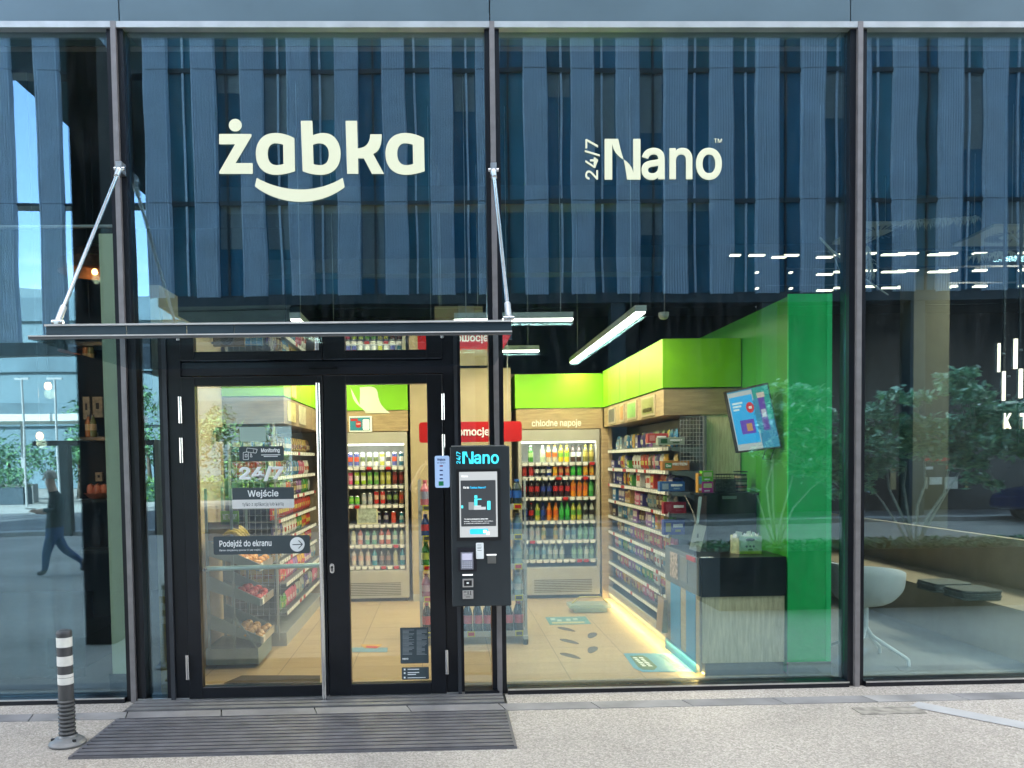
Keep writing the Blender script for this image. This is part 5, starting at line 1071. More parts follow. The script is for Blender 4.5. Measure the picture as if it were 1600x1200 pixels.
# right-hand room: oak bench, cushions, chair, letters, lamps
BNX = 4.53; BW = mat((.52, .45, .32), .55, 0, .10, 3)
rt = thing('oak_bench', 'long pale oak bench with a high back running away from the glass', 'bench', (4.9, 2.6, 0)); g = MB()
g.box(BNX, BNX + .015, .35, 5.5, .0, .385, BW); g.box(BNX + .03, 5.19, .35, 5.5, .0, .38, BW); g.build('front_panel', rt)
g = MB(); g.box(BNX - .004, 5.2, .33, 5.5, .386, .41, BW); g.build('seat', rt)
g = MB(); g.box(5.2, 5.26, .33, 5.5, .0, .86, BW); g.box(3.4, 5.2, 5.5, 5.56, 0, .86, BW); g.build('backrest', rt)
CUS = mat((.22, .25, .23), .9, 0, .15, 30, bump=.2, bscale=200)
for s_, (u, v, n, lb) in enumerate(((1484, 925, 4, 'farther stack of four flat grey seat pads on the oak bench'), (1530, 937, 4, 'nearer stack of four flat grey seat pads on the oak bench'))):
    c = atz(u, v, .41); rt = thing('cushion_stack', lb, 'seat pads', (c.x, c.y, .411))
    for k in range(n):
        g = MB(); w_ = .165; pts = []
        for cx_, cy_, a0 in ((w_ - .04, w_ - .04, 0), (-w_ + .04, w_ - .04, 90), (-w_ + .04, -w_ + .04, 180), (w_ - .04, -w_ + .04, 270)):
            for t in range(5): th = R_(a0 + 22.5 * t); pts.append((c.x + cx_ + .04 * math.cos(th) + .008 * (k % 2), c.y + .1 + cy_ + .04 * math.sin(th), .412 + k * .021))
        g.prism(pts, (0, 0, .018), CUS); o = g.build('seat_pad', rt, bevel=.004)
# shell chair
fc = atz(1352, 1031, 0)
rt = thing('shell_chair', 'pale sage shell chair on a slim four foot swivel base behind the mullion', 'chair', (fc.x, fc.y, 0)); CH = mat((.88, .90, .86), .5, 0, .05)
g = MB(); nr, nz = 28, 9; vs = []; 
for th_ in (0, .012):
    for j in range(nz + 1):
        t = j / nz; r = (.28 * (1 - (1 - t) ** 2.8)) * (.93 + .07 * t) + .01 - th_ * (t > .1) ; z = .435 + .355 * t ** 1.9 + (.012 if th_ and j == 0 else 0)
        for i in range(nr):
            a_ = 2 * math.pi * i / nr; f_ = (.5 - .5 * math.cos(a_ - math.pi * .15)); zz = z - (.0 if t < .5 else (t - .5) * .26 * (1 - f_) ** 2)
            vs.append((fc.x + r * math.cos(a_) * 1.02, fc.y + r * math.sin(a_) * .9, zz + (.0 if j < nz else 0)))
fs = []; o2 = (nz + 1) * nr
for j in range(nz):
    for i in range(nr):
        k2 = (i + 1) % nr; fs.append((j * nr + i, j * nr + k2, (j + 1) * nr + k2, (j + 1) * nr + i)); fs.append((o2 + j * nr + i, o2 + (j + 1) * nr + i, o2 + (j + 1) * nr + k2, o2 + j * nr + k2))
for i in range(nr): k2 = (i + 1) % nr; fs.append((nz * nr + i, nz * nr + k2, o2 + nz * nr + k2, o2 + nz * nr + i))
fs.append(tuple(range(nr))); g.add(vs, fs, CH, True); g.build('seat_shell', rt)
g = MB(); g.tube([(fc.x, fc.y, .18), (fc.x, fc.y, .44)], .022, CH, 12); g.build('column', rt)
ft = atz(1417, 1041, 0); a0_ = math.atan2(ft.y - fc.y, ft.x - fc.x)
for a_ in (0, 90, 180, 270):
    a_ = a0_ + R_(a_); dx, dy = math.cos(a_), math.sin(a_); g = MB(); g.tube([(fc.x, fc.y, .27), (fc.x + .05 * dx, fc.y + .05 * dy, .20), (fc.x + .30 * dx, fc.y + .30 * dy, .065), (fc.x + .32 * dx, fc.y + .32 * dy, .05), (fc.x + .325 * dx, fc.y + .325 * dy, .0)], [.018, .016, .014, .014, .013], CH, 10); g.build('leg', rt)
g = MB(); a, b = at(1425, 860, 4), at(1484, 464, 4); g.box(a.x, b.x, 4, 4.3, 0, 4.7, mat((.06, .065, .04), .7, 0, .1)); g.build('column', shop)
g = MB(); g.box(2.9, 13.6, 6.2, 6.3, 0, 4.7, DARKI); g.build('wall', shop)
LEDW = mat((.9, .8, .6), .5, 0, 0, emit=1.6, ecol=(1, .90, .68))
for k, (u0, v0, v1, u2) in enumerate(((1561, 536, 581, 1563), (1588, 529, 576, 1588), (1569, 580, 626, 1570), (1596, 576, 622, 1596))):
    a, b = at(u2 - 2.4, v1, 1.2), at(u0 + 2.6, v0, 1.2)
    rt = thing('wall_lamp', ['upper glowing upright lamp bar nearer the mullion', 'upper glowing upright lamp bar nearer the frame edge', 'lower glowing upright lamp bar nearer the mullion', 'lower glowing upright lamp bar nearer the frame edge'][k], 'lamp', (a.x, 1.2, a.z), 'upright lamp bars over the bench')
    g = MB(); g.box(a.x, b.x, 1.2, 1.22, a.z, b.z, LEDW); g.build('diffuser', rt); g = MB(); g.box(b.x, b.x + .012, 1.2, 1.225, a.z, b.z, BLK)
    for f_ in ((.65,) if k < 2 else (.2, .85)): z = a.z + (b.z - a.z) * f_; g.box(b.x + .01, b.x + .05, 1.21, 1.217, z - .003, z + .003, ALU); g.box(b.x + .043, b.x + .05, 1.21, 1.3, z - .012, z + .003, ALU)
    g.build('bracket', rt)
rt = thing('lighting_rack', 'dark upright frame carrying the glowing lamp bars and letters', 'frame', (5.6, 1.3, 0)); g = MB(); a, b = at(1566, 700, 1.3), at(1640, 520, 1.3)
for x in (a.x, a.x + .14, a.x + .28): g.box(x, x + .02, 1.3, 1.32, a.z, 4.7, BLK)
g.box(a.x, a.x + .4, 1.3, 1.32, at(1580, 630, 1.3).z, at(1580, 627, 1.3).z, ALU); g.build('frame', rt)
for s_, u0, u1, lb in (('K', 1568, 1580.5, 'glowing cream letter K among the leaves by the bench'), ('T', 1593, 1607, 'glowing cream letter cut by the frame edge beside the K')):
    g = MB(); a, b = at(u0, 670, 1.28), at(u1, 645.5, 1.28); text(g, s_, a, b, LEDW, .04); o = g.build('glowing_letter', loc=a); tag(o, lb, 'letter')
# rows of small ceiling lights
SL_ = mat((.9, .85, .7), .5, 0, 0, emit=1.8, ecol=(1, .93, .70))
row = [(1142, 1158, 398), (1172, 1196, 398), (1208, 1229, 401), (1225, 1249, 398), (1278, 1302, 401), (1305, 1333, 397), (1350, 1370, 395), (1380, 1417, 397), (1403, 1436, 395), (1453, 1487, 397), (1467, 1497, 395), (1523, 1543, 395), (1595, 1618, 394)]
for r_, (dv, y, nm) in enumerate(((0, 3.0, 'highest'), (27, 3.7, 'middle'), (52, 4.4, 'lowest'))):
    for k, (u0, u1, v) in enumerate(row):
        if r_ and k in (0, 2): continue
        if r_ and k in (1, 3): u0, u1 = (u0 + u1) / 2 - 2, (u0 + u1) / 2 + 2
        a, b = at(u0, v + dv + 1.3, y), at(u1, v + dv - 1.0, y); g = MB(); g.box(a.x, b.x, y, y + .05, a.z, b.z, SL_); g.box(a.x, b.x, y, y + .05, b.z + .0005, b.z + .02, DK)
        tag(g.build('light_strip', loc=(a.x, y, a.z)), f'short thin glowing strip in the {nm} row under the dark ceiling', 'light strip', 'short light strips under the ceiling')
for k, y in enumerate((3.03, 3.73, 4.43)):
    z = at(1400, 396 + (0, 27, 52)[k], y).z + .03; g = MB(); g.box(4.0, 8, y - .01, y + .02, z, z + .02, DK); tag(g.build('light_track', loc=(5, y, z)), ['dark track over the highest row of light strips', 'dark track over the middle row of light strips', 'dark track over the lowest row of light strips'][k], 'track')
PN = mat((.36, .38, .30), .6, 0, .05)
for k, (poly, cu_, cv_) in enumerate((([(1349, 350), (1417, 350), (1350, 382), (1300, 382)], 1372, 364), ([(1488, 385), (1553, 354), (1700, 354), (1690, 385)], 1585, 369))):
    ps = [atz(*c, 4.2) for c in poly]; c = atz(cu_, cv_, 4.197); rt = thing('ceiling_panel', ['pale square ceiling panel cut by the mullion with a ring of slots', 'pale ceiling panel with a ring of radial slots above the lamp bars'][k], 'ceiling panel', ps[0])
    g = MB(); g.prism(ps, (0, 0, .03), PN); g.build('panel', rt); g = MB()
    for t in range(28):
        th = 2 * math.pi * t / 28; d_ = Vector((math.cos(th), math.sin(th), 0)); e_ = Vector((-math.sin(th), math.cos(th), 0)); R0 = .16
        g.prism([c + d_ * R0 - e_ * .008, c + d_ * R0 * 1.9 - e_ * .012, c + d_ * R0 * 1.9 + e_ * .012, c + d_ * R0 + e_ * .008], (0, 0, -.004), BLK)
    g.build('slots', rt); g = MB(); g.box(ps[0].x + .3, ps[0].x + .305, ps[0].y + .1, ps[0].y + .105, 4.2, 4.75, GL); g.build('hanging_wire', rt)
PL = mat((.50, .50, .38), .9, 0, .2, 30)
def plume(u0, v0, u1, v1, y, n, label, seed):
    random.seed(seed); g = MB(); a, b = at(u0, v0, y), at(u1, v1, y)
    g.tube([a, b], .004, PL, 5)
    for i in range(n):
        p = a.lerp(b, random.random()); L = random.uniform(.05, .13); d_ = Vector((random.uniform(-.8, .3), random.uniform(-.6, .6), random.uniform(-1, -.2))).normalized() * L; e_ = Vector((.006, 0, .002)); mdl = p + d_ * .5 + Vector((0, 0, .02))
        g.add([p - e_, p + e_, mdl + e_, mdl - e_, p + d_], [(0, 1, 2, 3), (3, 2, 4)], PL)
    g.tube([a, (a.x, a.y, 4.75)], .002, GL, 4)
    tag(g.build('dried_plume', loc=a), label, 'dried plume')
plume(1412, 345, 1530, 338, 3.0, 260, 'widest feathery dried plume hanging high behind the glass', 1)
plume(1355, 385, 1365, 428, 2.8, 110, 'small upright feathery dried plume beside the mullion', 2)
plume(1522, 398, 1580, 392, 2.8, 130, 'feathery dried plume under the slotted panel', 3)
BR = mat((.5, .52, .48), .7, 0, .2, 20)
g = MB(); g.tube([at(1281, 371, 1.6), at(1300, 392, 1.6), at(1322, 408, 1.6), at(1345, 432, 1.6), at(1388, 461, 1.6)], [.008, .012, .012, .010, .006], BR, 6); g.tube([at(1300, 392, 1.6), at(1330, 470, 1.6)], .003, BR, 4); g.tube([at(1281, 371, 1.6), (at(1281, 371, 1.6).x, 1.6, 4.75)], .002, GL, 4); tag(g.build('hanging_branch', loc=at(1281, 371, 1.6)), 'bare pale branch hanging diagonally across the mullion', 'branch')
g = MB(); g.tube([at(1581, 367, 1.6), at(1592, 380, 1.6), at(1625, 400, 1.6)], [.006, .01, .006], BR, 6); g.tube([at(1581, 367, 1.6), (at(1581, 367, 1.6).x, 1.6, 4.75)], .002, GL, 4); tag(g.build('hanging_branch', loc=at(1581, 367, 1.6)), 'short bare pale branch at the frame edge above the lamp bars', 'branch')
for y_, z_ in ((1.6, 3.5), (3.0, 3.9), (3.7, 3.9)):
    ld = bpy.data.lights.new('lamp_or_fill_light', 'AREA'); ld.shape = 'RECTANGLE'; ld.size = .8; ld.size_y = .3; ld.energy = 42 * EK; ld.color = (1, .9, .7); lo = bpy.data.objects.new('lamp_or_fill_light', ld); sc.collection.objects.link(lo); lo.location = (6.9, y_, z_ - .02)  # fill lights added out of view to brighten the bench, no fixtures
c = at(350 / 1, 64, 1.5); rt = thing('ceiling_spotlight', 'small warm spotlight glowing behind the top of the first wide pane', 'spotlight', c); g = MB(); g.lathe([(0, c.z), (.045, c.z), (.045, c.z + .1), (0, c.z + .1)], mat((.15, .10, .06), .6), (c.x, c.y, 0), 14); g.tube([(c.x, c.y, c.z + .1), (c.x, c.y, 4.75)], .01, DK, 6); g.build('housing', rt); g = MB(); g.lathe([(0, c.z - .012), (.03, c.z - .008), (.036, c.z - .001)], mat((.9, .7, .4), .5, 0, 0, emit=60, ecol=(1, .72, .38)), (c.x, c.y, 0), 14); g.build('lens', rt)

# ------------------------------------------------------------------ the street behind the camera, seen in the glass
OB = thing('opposite_building', 'tall building of ribbed blue-grey metal fins and recessed windows across the street', 'building', (0, -16, 0))
YF = 16.0
RIB = mat((.58, .74, .90), .42, .2, .10, 2); WINM = mat((.05, .22, .36), .12, .3, .15, .6); FRM = mat((.045, .07, .09), .5, .3, .1)
pitch = at(375, 250, YF).x - at(300, 250, YF).x; xs0 = at(300, 250, YF).x; pw_ = pitch * .49
ZS = [5.95, 8.38, 11.74, 15.2, 19.0, 22.8]
WINS = [WINM, WINM, mat((.04, .18, .28), .12, .3, .15, .6), mat((.08, .30, .42), .12, .3, .2, .6), mat((.07, .24, .32), .12, .3, .3, .5)]; random.seed(101)
def fin(x, z0, z1):
    g = MB(); n = 9; vs = []; r = pw_ / n
    prof = []
    for i in range(n): prof += [(x + i * r, 0), (x + i * r + r * .42, 0), (x + i * r + r * .5, -.045), (x + i * r + r * .92, -.045)]
    prof.append((x + pw_, 0))
    for px_, d in prof: vs += [(px_, -YF - .0 + d * 1, z0), (px_, -YF + d, z1)]
    m_ = len(prof); g.add(vs, [(2 * i, 2 * i + 2, 2 * i + 3, 2 * i + 1) for i in range(m_ - 1)], RIB)
    g.box(x, x + .02, -YF - .17, -YF - .046, z0, z1, RIB); g.box(x + pw_ - .02, x + pw_, -YF - .17, -YF - .046, z0, z1, RIB)
    g.build('ribbed_fin', OB)
xm = at(238, 250, YF).x
for k in range(-10, 19):
    x = xs0 + k * pitch; solid_ = x > xm - .3
    if not solid_: x -= .28
    for i in range(4): 
        z0 = ZS[i] if (i or solid_) else 4.84
        fin(x, z0 + .01, ZS[i + 1] - .012)
    if solid_:
        for i in range(4):
            g = MB(); g.box(x + pw_ + .001, x + pitch - .001, -YF - .24, -YF - .18, ZS[i] + .06, ZS[i + 1] - .06, random.choice(WINS)); wn = g.build('window', OB)
            if random.random() < .4: g = MB(); g.box(x + pw_ + .03, x + pitch - .03, -YF - .179, -YF - .172, ZS[i + 1] - .06 - random.uniform(.3, 2.2), ZS[i + 1] - .06, mat((.20, .27, .30), .8, 0, .1)); g.build('blind', wn)
            g = MB(); g.box(x + pw_ + .001, x + pitch - .001, -YF - .18, -YF - .12, ZS[i] - .06, ZS[i] + .06, FRM); q_ = (x + pw_ + x + pitch) / 2 + (.06 if k % 2 else -.08); g.box(q_ - .025, q_ + .025, -YF - .179, -YF - .13, ZS[i] + .06, ZS[i + 1] - .06, RIB if k % 3 else FRM); g.build('frame', wn)
g = MB(); g.box(xm, 22, -YF - 14, -YF - .57, 5.7, 24, FRM); g.box(xm, 22, -YF - .57, -YF, 19.02, 24, FRM); g.box(-16, xm, -YF - .6, -YF, 19.02, 20, FRM); g.build('wall', OB)
g = MB(); g.box(-16, 22, -YF - .57, -YF - .13, 11.70, 11.78, FRM); g.box(-16, 22, -YF - .57, -YF - .13, 8.34, 8.42, FRM); g.box(-16, xm, -YF - .3, -YF + .02, 4.5, 4.84, FRM); g.box(xm, 22, -YF - .57, -YF + .02, 5.72, 5.94, FRM); g.build('floor_slab', OB)
g = MB(); ps = [mir(*c, YF + 1.2) for c in ((-80, -80), (-80, 30), (18, 120), (240, 315), (240, -80))]; g.prism(ps, (0, -.3, 0), mat((.03, .085, .095), .6, 0, .2, .8)); g.build('sloping_soffit', OB)
g = MB(); a, b = mir(117, 470, YF + .8), mir(197, 100, YF + .8); g.box(a.x, b.x, a.y - .3, a.y, 4.84, 12, mat((.025, .06, .075), .3, .2, .2, .8)); g.build('column', OB)
g = MB(); xd = mir(470, 700, YF).x; g.box(xd, 22, -YF - 2.0, -YF - 1.9, 0, 5.7, mat((.012, .02, .03), .25, .2, .2)); 
g.box(xd - .25, xd, -YF - 14, -YF - .1, 0, 5.7, FRM); g.build('ground_floor_wall', OB)
for x in (0.5, 4.5, 8.5, 12.5): g = MB(); g.box(x, x + .4, -YF - .4, -YF, 0, 5.71, FRM); g.build('column', OB)
for (u0, v0, u1, v1), c in (((1378, 718, 1386, 727), (.5, .03, .04)), ((1440, 713, 1512, 720), (.5, .03, .04)), ((1436, 728, 1460, 733), (.5, .5, .5)), ((1482, 727, 1500, 732), (.5, .03, .04)), ((1434, 745, 1452, 764), (.35, .33, .26)), ((1455, 745, 1475, 757), (.5, .5, .45)), ((1480, 745, 1500, 764), (.5, .5, .45)), ((1396, 712, 1404, 765), (.25, .20, .1)), ((1512, 715, 1516, 765), (.3, .28, .12))):
    g = MB(); a, b = mir(u0, v1, YF + 1.85), mir(u1, v0, YF + 1.85); g.box(a.x, b.x, a.y - .04, a.y, a.z, b.z, mat(c, .5, 0, .1, emit=.35)); g.build('shop_window_display', OB)
# parked blue car across the street
c0 = mir(1640, 815, 13.2); CB = mat((.006, .025, .10), .3, .4, 0, coat=.3)
rt = thing('parked_car', 'dark blue car parked across the street, mirrored in the right pane', 'car', (c0.x + .3, -13.2, 0)); x0 = c0.x - 1.0
g = MB(); body = [(0, .35), (.05, .62), (.35, .78), (1.1, .88), (1.7, 1.32), (2.9, 1.36), (3.7, .98), (4.25, .90), (4.35, .6), (4.3, .32), (3.9, .28), (.4, .28)]
g.prism([(x0 + px_, -13.9, z) for px_, z in body], (0, 1.65, 0), CB); o = g.build('body', rt, bevel=.05)
g = MB(); g.prism([(x0 + px_, -12.249, z) for px_, z in ((1.25, .93), (1.75, 1.27), (2.2, 1.29), (2.2, .94))], (0, .006, 0), WINM); g.prism([(x0 + px_, -12.249, z) for px_, z in ((2.28, .94), (2.28, 1.29), (2.85, 1.3), (3.45, .98))], (0, .006, 0), WINM); g.build('side_window', rt)
for wx in (.85, 3.45):
    for wy in (-13.85, -12.42): g = MB(); g.tube([(x0 + wx, wy, .33), (x0 + wx, wy + .2, .33)], .33, BLK, 20); w_ = g.build('wheel', rt); g = MB(); g.tube([(x0 + wx, wy - .004, .33), (x0 + wx, wy + .204, .33)], .2, mat((.12, .12, .12), .4, .6), 16); g.build('rim', w_)
# dark portal frame in front of the passage
g = MB(); a, b = mir(98, 836, 14), mir(107, 697, 14); g.box(a.x, b.x, -14.1, -13.9, 0, b.z, DK); a2 = mir(243, 836, 14); g.box(a2.x, a2.x + .12, -14.1, -13.9, 0, b.z, DK); c = mir(52, 697, 14); g.box(c.x, a2.x + .12, -14.1, -13.9, b.z, b.z + .12, DK); tag(g.build('portal_frame', loc=(a.x, -14, 0)), 'dark steel portal frame standing before the open passage across the street', 'frame')
pc0, pc1 = mir(129, 1010, atz(148, 1010).y), mir(175, 1010, atz(148, 1010).y)
g = MB(); g.box(pc0.x, pc1.x, pc0.y - .35, pc0.y, 0, 5.5, mat((.012, .014, .016), .7, 0, .1)); tag(g.build('pillar', loc=(pc0.x, pc0.y, 0)), 'dark square pillar on the pavement, mirrored in the pane by the bollard', 'pillar')
# far side: pale strip, road, hedges, canopy, far building
g = MB(); g.box(-60, 2, -31, -24, -.02, .012, mat((.28, .28, .26), .8, 0, .1, .5)); tag(g.build('far_pavement'), kind='structure')
g = MB(); g.box(-60, 30, -23.9, -14.6, -.02, .006, mat((.10, .105, .11), .8, 0, .15, .8)); tag(g.build('road'), kind='structure')
g = MB(); g.box(-60, 30, -14.5, -13.95, -.3, .1, mat((.26, .26, .26), .8, 0, .1)); tag(g.build('kerb'), kind='structure')
fb = thing('far_building', 'long pale flat roofed building beyond the far street', 'building', (-25, -60, 0)); a, b = mir(-150, 600, 56), mir(560, 441, 56)
g = MB(); g.prism([(a.x, -56, 0), (a.x, -56, b.z + .6), (b.x, -56, b.z - 2.2), (b.x, -56, 0)], (0, -12, 0), mat((.12, .19, .22), .7, 0, .2, .2)); g.build('wall', fb)
for z in (4.5, 8.5, 12.2):
    g = MB(); g.box(a.x, b.x, -55.98, -55.8, z, z + 1.7, mat((.10, .16, .19), .2, .2, .3, .3)); g.build('window_band', fb)
for s_, (u0, v0, u1, v1, y, lb) in enumerate(((-60, 660, 190, 646, 30, 'long white roof edge of a canopy beyond the passage'), (-60, 800, 50, 757, 33, 'low grey planter wall beyond the passage'))):
    a, b = mir(u0, v0, y), mir(u1, v1, y); g = MB(); g.box(a.x, b.x, -y - 3 if s_ == 0 else -y - .5, -y, a.z if s_ == 0 else 0, b.z, mat((.62, .64, .62) if s_ == 0 else (.2, .2, .2), .6, 0, .05))
    if s_ == 0:
        for x in (a.x + 1, a.x + 5, b.x - .5): g.box(x, x + .12, -y - 2.9, -y - 2.78, 0, a.z, GL)
    tag(g.build('canopy_roof' if s_ == 0 else 'planter_wall', loc=(a.x, -y, 0)), lb, 'canopy' if s_ == 0 else 'wall')
# planting
def leafmat(c, var=.35): return mat(c, .55, 0, var, 9)
LF1, LF2, LF3 = leafmat((.08, .20, .10)), leafmat((.12, .28, .11)), leafmat((.04, .12, .07))
def leafquad(g, p, s, mt, flat_=.35):
    n = Vector((random.gauss(0, flat_), random.gauss(0, flat_), 1)).normalized(); t = n.orthogonal().normalized(); a_ = random.random() * 6.28
    u = t * math.cos(a_) + n.cross(t) * math.sin(a_); v = n.cross(u)
    g.add([p - u * s, p - v * s * .38 + u * s * .1, p + u * s, p + v * s * .38 + u * s * .1], [(0, 1, 2, 3)], mt)
ML1, ML2, ML3 = [mat(c, .25, 0, .3, 9) for c in ((.38, .68, .50), (.55, .80, .52), (.20, .42, .31))]  # far paler than real foliage: sunlight on the leaves put into their colour
def maple(base, stems, pads, label, seed, nleaf):
    random.seed(seed); rt = thing('tree', label, 'tree', base); STM = mat((.80, .84, .80), .6, 0, .2, 20)  # stem colour paled too, standing in for light on the bark
    g = MB()
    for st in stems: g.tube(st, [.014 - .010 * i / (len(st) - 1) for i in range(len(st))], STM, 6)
    for c, r in pads:
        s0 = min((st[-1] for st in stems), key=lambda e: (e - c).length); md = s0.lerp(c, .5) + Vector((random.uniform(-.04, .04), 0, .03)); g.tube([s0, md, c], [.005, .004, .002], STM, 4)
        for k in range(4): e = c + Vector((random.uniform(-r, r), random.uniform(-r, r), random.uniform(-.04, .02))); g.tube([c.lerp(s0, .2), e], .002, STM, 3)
    g.build('trunk', rt)
    g = MB(); tot = sum(r * r for _, r in pads)
    for c, r in pads:
        for k in range(int(nleaf * r * r / tot)):
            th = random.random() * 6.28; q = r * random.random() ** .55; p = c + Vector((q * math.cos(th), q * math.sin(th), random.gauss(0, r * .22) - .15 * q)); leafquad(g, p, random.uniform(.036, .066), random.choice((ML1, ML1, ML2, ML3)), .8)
    g.build('crown', rt); return rt
YP = 2.95; PLZ = None
g = MB(); a = mir(1125, 955, 2.9); ptop = at(1300, 859, YP).z
PL_X0 = at(1128, 900, 2.85).x
g.box(PL_X0, 8.2, -3.65, -2.85, 0, ptop - .03, mat((.014, .018, .02), .5, .2, .2)); g.box(PL_X0 - .01, 8.2, -3.66, -3.62, ptop - .03, ptop, DK); g.box(PL_X0 - .01, 8.2, -2.88, -2.84, ptop - .03, ptop, DK); tag(g.build('planter', loc=(PL_X0, -3.2, 0)), 'long black metal planter with two small maples, mirrored in the right panes', 'planter')
random.seed(31); g = MB()
for i in range(5200):
    p = Vector((random.uniform(PL_X0 - .12, 8.2), random.uniform(-3.66, -2.84), ptop + random.uniform(-.01, .055))); leafquad(g, p, random.uniform(.022, .04), random.choice((LF1, LF2, LF3)), .9)
tag(g.build('ground_cover'), 'low leafy ground cover filling the planter', 'ground cover', kind='stuff')
def mp(u, v, y=3.2, dy=0): return mir(u, v, y + dy)
b1 = mp(1217, 858); b2 = mp(1436, 858)
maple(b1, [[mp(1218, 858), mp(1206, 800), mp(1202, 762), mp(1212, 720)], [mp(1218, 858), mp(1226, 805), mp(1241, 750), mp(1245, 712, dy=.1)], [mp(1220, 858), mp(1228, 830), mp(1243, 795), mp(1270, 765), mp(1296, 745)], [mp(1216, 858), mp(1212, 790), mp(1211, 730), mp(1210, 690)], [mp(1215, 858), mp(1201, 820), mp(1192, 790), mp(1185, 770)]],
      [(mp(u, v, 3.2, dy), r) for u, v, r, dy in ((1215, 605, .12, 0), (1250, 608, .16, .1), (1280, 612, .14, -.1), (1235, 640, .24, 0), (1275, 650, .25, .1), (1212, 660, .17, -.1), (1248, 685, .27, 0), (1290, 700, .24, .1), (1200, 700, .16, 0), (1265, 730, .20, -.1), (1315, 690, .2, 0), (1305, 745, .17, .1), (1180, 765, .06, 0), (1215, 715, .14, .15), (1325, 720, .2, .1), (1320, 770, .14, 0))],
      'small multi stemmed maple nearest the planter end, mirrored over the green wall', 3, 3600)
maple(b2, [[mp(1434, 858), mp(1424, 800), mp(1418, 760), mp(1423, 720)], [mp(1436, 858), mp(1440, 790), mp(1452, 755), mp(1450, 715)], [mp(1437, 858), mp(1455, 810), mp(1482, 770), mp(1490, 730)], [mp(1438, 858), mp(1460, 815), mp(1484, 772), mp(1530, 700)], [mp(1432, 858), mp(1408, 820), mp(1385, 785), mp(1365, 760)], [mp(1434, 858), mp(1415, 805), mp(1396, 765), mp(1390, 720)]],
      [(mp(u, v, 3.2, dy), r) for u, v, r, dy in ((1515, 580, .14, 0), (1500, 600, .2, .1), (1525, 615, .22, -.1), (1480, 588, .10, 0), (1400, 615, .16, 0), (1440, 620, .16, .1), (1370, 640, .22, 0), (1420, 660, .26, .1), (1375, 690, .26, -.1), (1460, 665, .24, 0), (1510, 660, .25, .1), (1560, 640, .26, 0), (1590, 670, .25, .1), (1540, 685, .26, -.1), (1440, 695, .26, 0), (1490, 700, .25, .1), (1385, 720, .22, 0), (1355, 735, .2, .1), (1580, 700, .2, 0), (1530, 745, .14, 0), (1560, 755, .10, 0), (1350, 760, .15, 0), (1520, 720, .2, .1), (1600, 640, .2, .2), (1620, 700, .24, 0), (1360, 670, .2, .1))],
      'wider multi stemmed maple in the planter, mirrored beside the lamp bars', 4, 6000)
def bigtree(u, v0, v1, y, r, label, seed, n=1400):
    random.seed(seed); b = mir(u, 700, y); zb = max(at(u, v1, y).z, .9); zt_ = at(u, v0, y).z; rt = thing('tree', label, 'tree', (b.x, -y, 0)); g = MB(); g.tube([(b.x, -y, 0), (b.x + .1, -y, zb), (b.x, -y, (zb + zt_) / 2)], [.14, .11, .05], mat((.10, .08, .06), .9, 0, .2), 7); g.build('trunk', rt)
    g = MB(); cl = [(Vector((b.x + random.uniform(-r, r) * .7, -y + random.uniform(-r, r) * .6, random.uniform(zb + .2, zt_ - .2))), random.uniform(.35, .6) * r * .8) for _ in range(14)]
    for c, rr in cl:
        for k in range(n // 14): d_ = Vector((random.gauss(0, 1), random.gauss(0, 1), random.gauss(0, 1))).normalized() * rr * random.random() ** .4; leafquad(g, c + d_, random.uniform(.10, .18), random.choice((LF1, LF2, LF2, LF3)), .8)
    g.build('crown', rt)
for k, (u, v0, v1, y, r, lb) in enumerate(((10, 690, 745, 36, 2.2, 'leafy tree beyond the passage, farthest from the doors in the mirror view'), (120, 672, 745, 38, 2.0, 'leafy tree mirrored just above the walking person'), (172, 640, 750, 40, 2.4, 'tall leafy tree mirrored behind the dark gap'), (228, 610, 752, 37, 2.2, 'tall leafy tree mirrored next to the slim mullion'), (300, 660, 756, 36, 2.0, 'leafy tree mirrored beside the door hinges'), (345, 640, 756, 39, 2.3, 'leafy tree mirrored in the wider door under the blank sticker'), (405, 675, 756, 36, 1.8, 'smaller leafy tree mirrored behind the numeral sticker'))):
    bigtree(u, v0, v1, y, r, lb, k + 60)
HG = leafmat((.12, .26, .03)); random.seed(77); g = MB()
a, b = mir(205, 780, 32), mir(455, 780, 32)
for i in range(3500): leafquad(g, Vector((random.uniform(a.x, b.x), -32 + random.uniform(-.6, .6), random.uniform(.1, 1.05 - .15 * math.sin(i)))), random.uniform(.06, .11), random.choice((HG, HG, LF2)), .8)
g.box(a.x, b.x, -32.4, -31.6, 0, .8, LF3); tag(g.build('hedge', loc=(a.x, -32, 0)), 'low bright green hedge beyond the far pavement', 'hedge')
random.seed(78); g = MB(); a, b = mir(-60, 780, 31), mir(42, 780, 31)
for i in range(1500): leafquad(g, Vector((random.uniform(a.x, b.x), -31 + random.uniform(-.5, .5), random.uniform(.7, 1.5))), random.uniform(.06, .11), random.choice((LF1, LF2)), .8)
g.box(a.x, b.x, -31.4, -30.6, 0, .72, FRM); tag(g.build('shrub_planter', loc=(a.x, -31, 0)), 'dark planter of shrubs beyond the passage at the farthest edge', 'planter')
for k, (u, lb) in enumerate(((40, 'slim lamp post near the shrub planter'), (92, 'slim lamp post mirrored right of the walking person'))):
    b = mir(u, 780, 29); g = MB(); g.tube([(b.x, -29, 0), (b.x, -29, 5.2)], .05, GL, 8); g.box(b.x - .3, b.x + .3, -29.06, -28.94, 5.2, 5.28, GL); tag(g.build('lamp_post', loc=(b.x, -29, 0)), lb, 'lamp post')

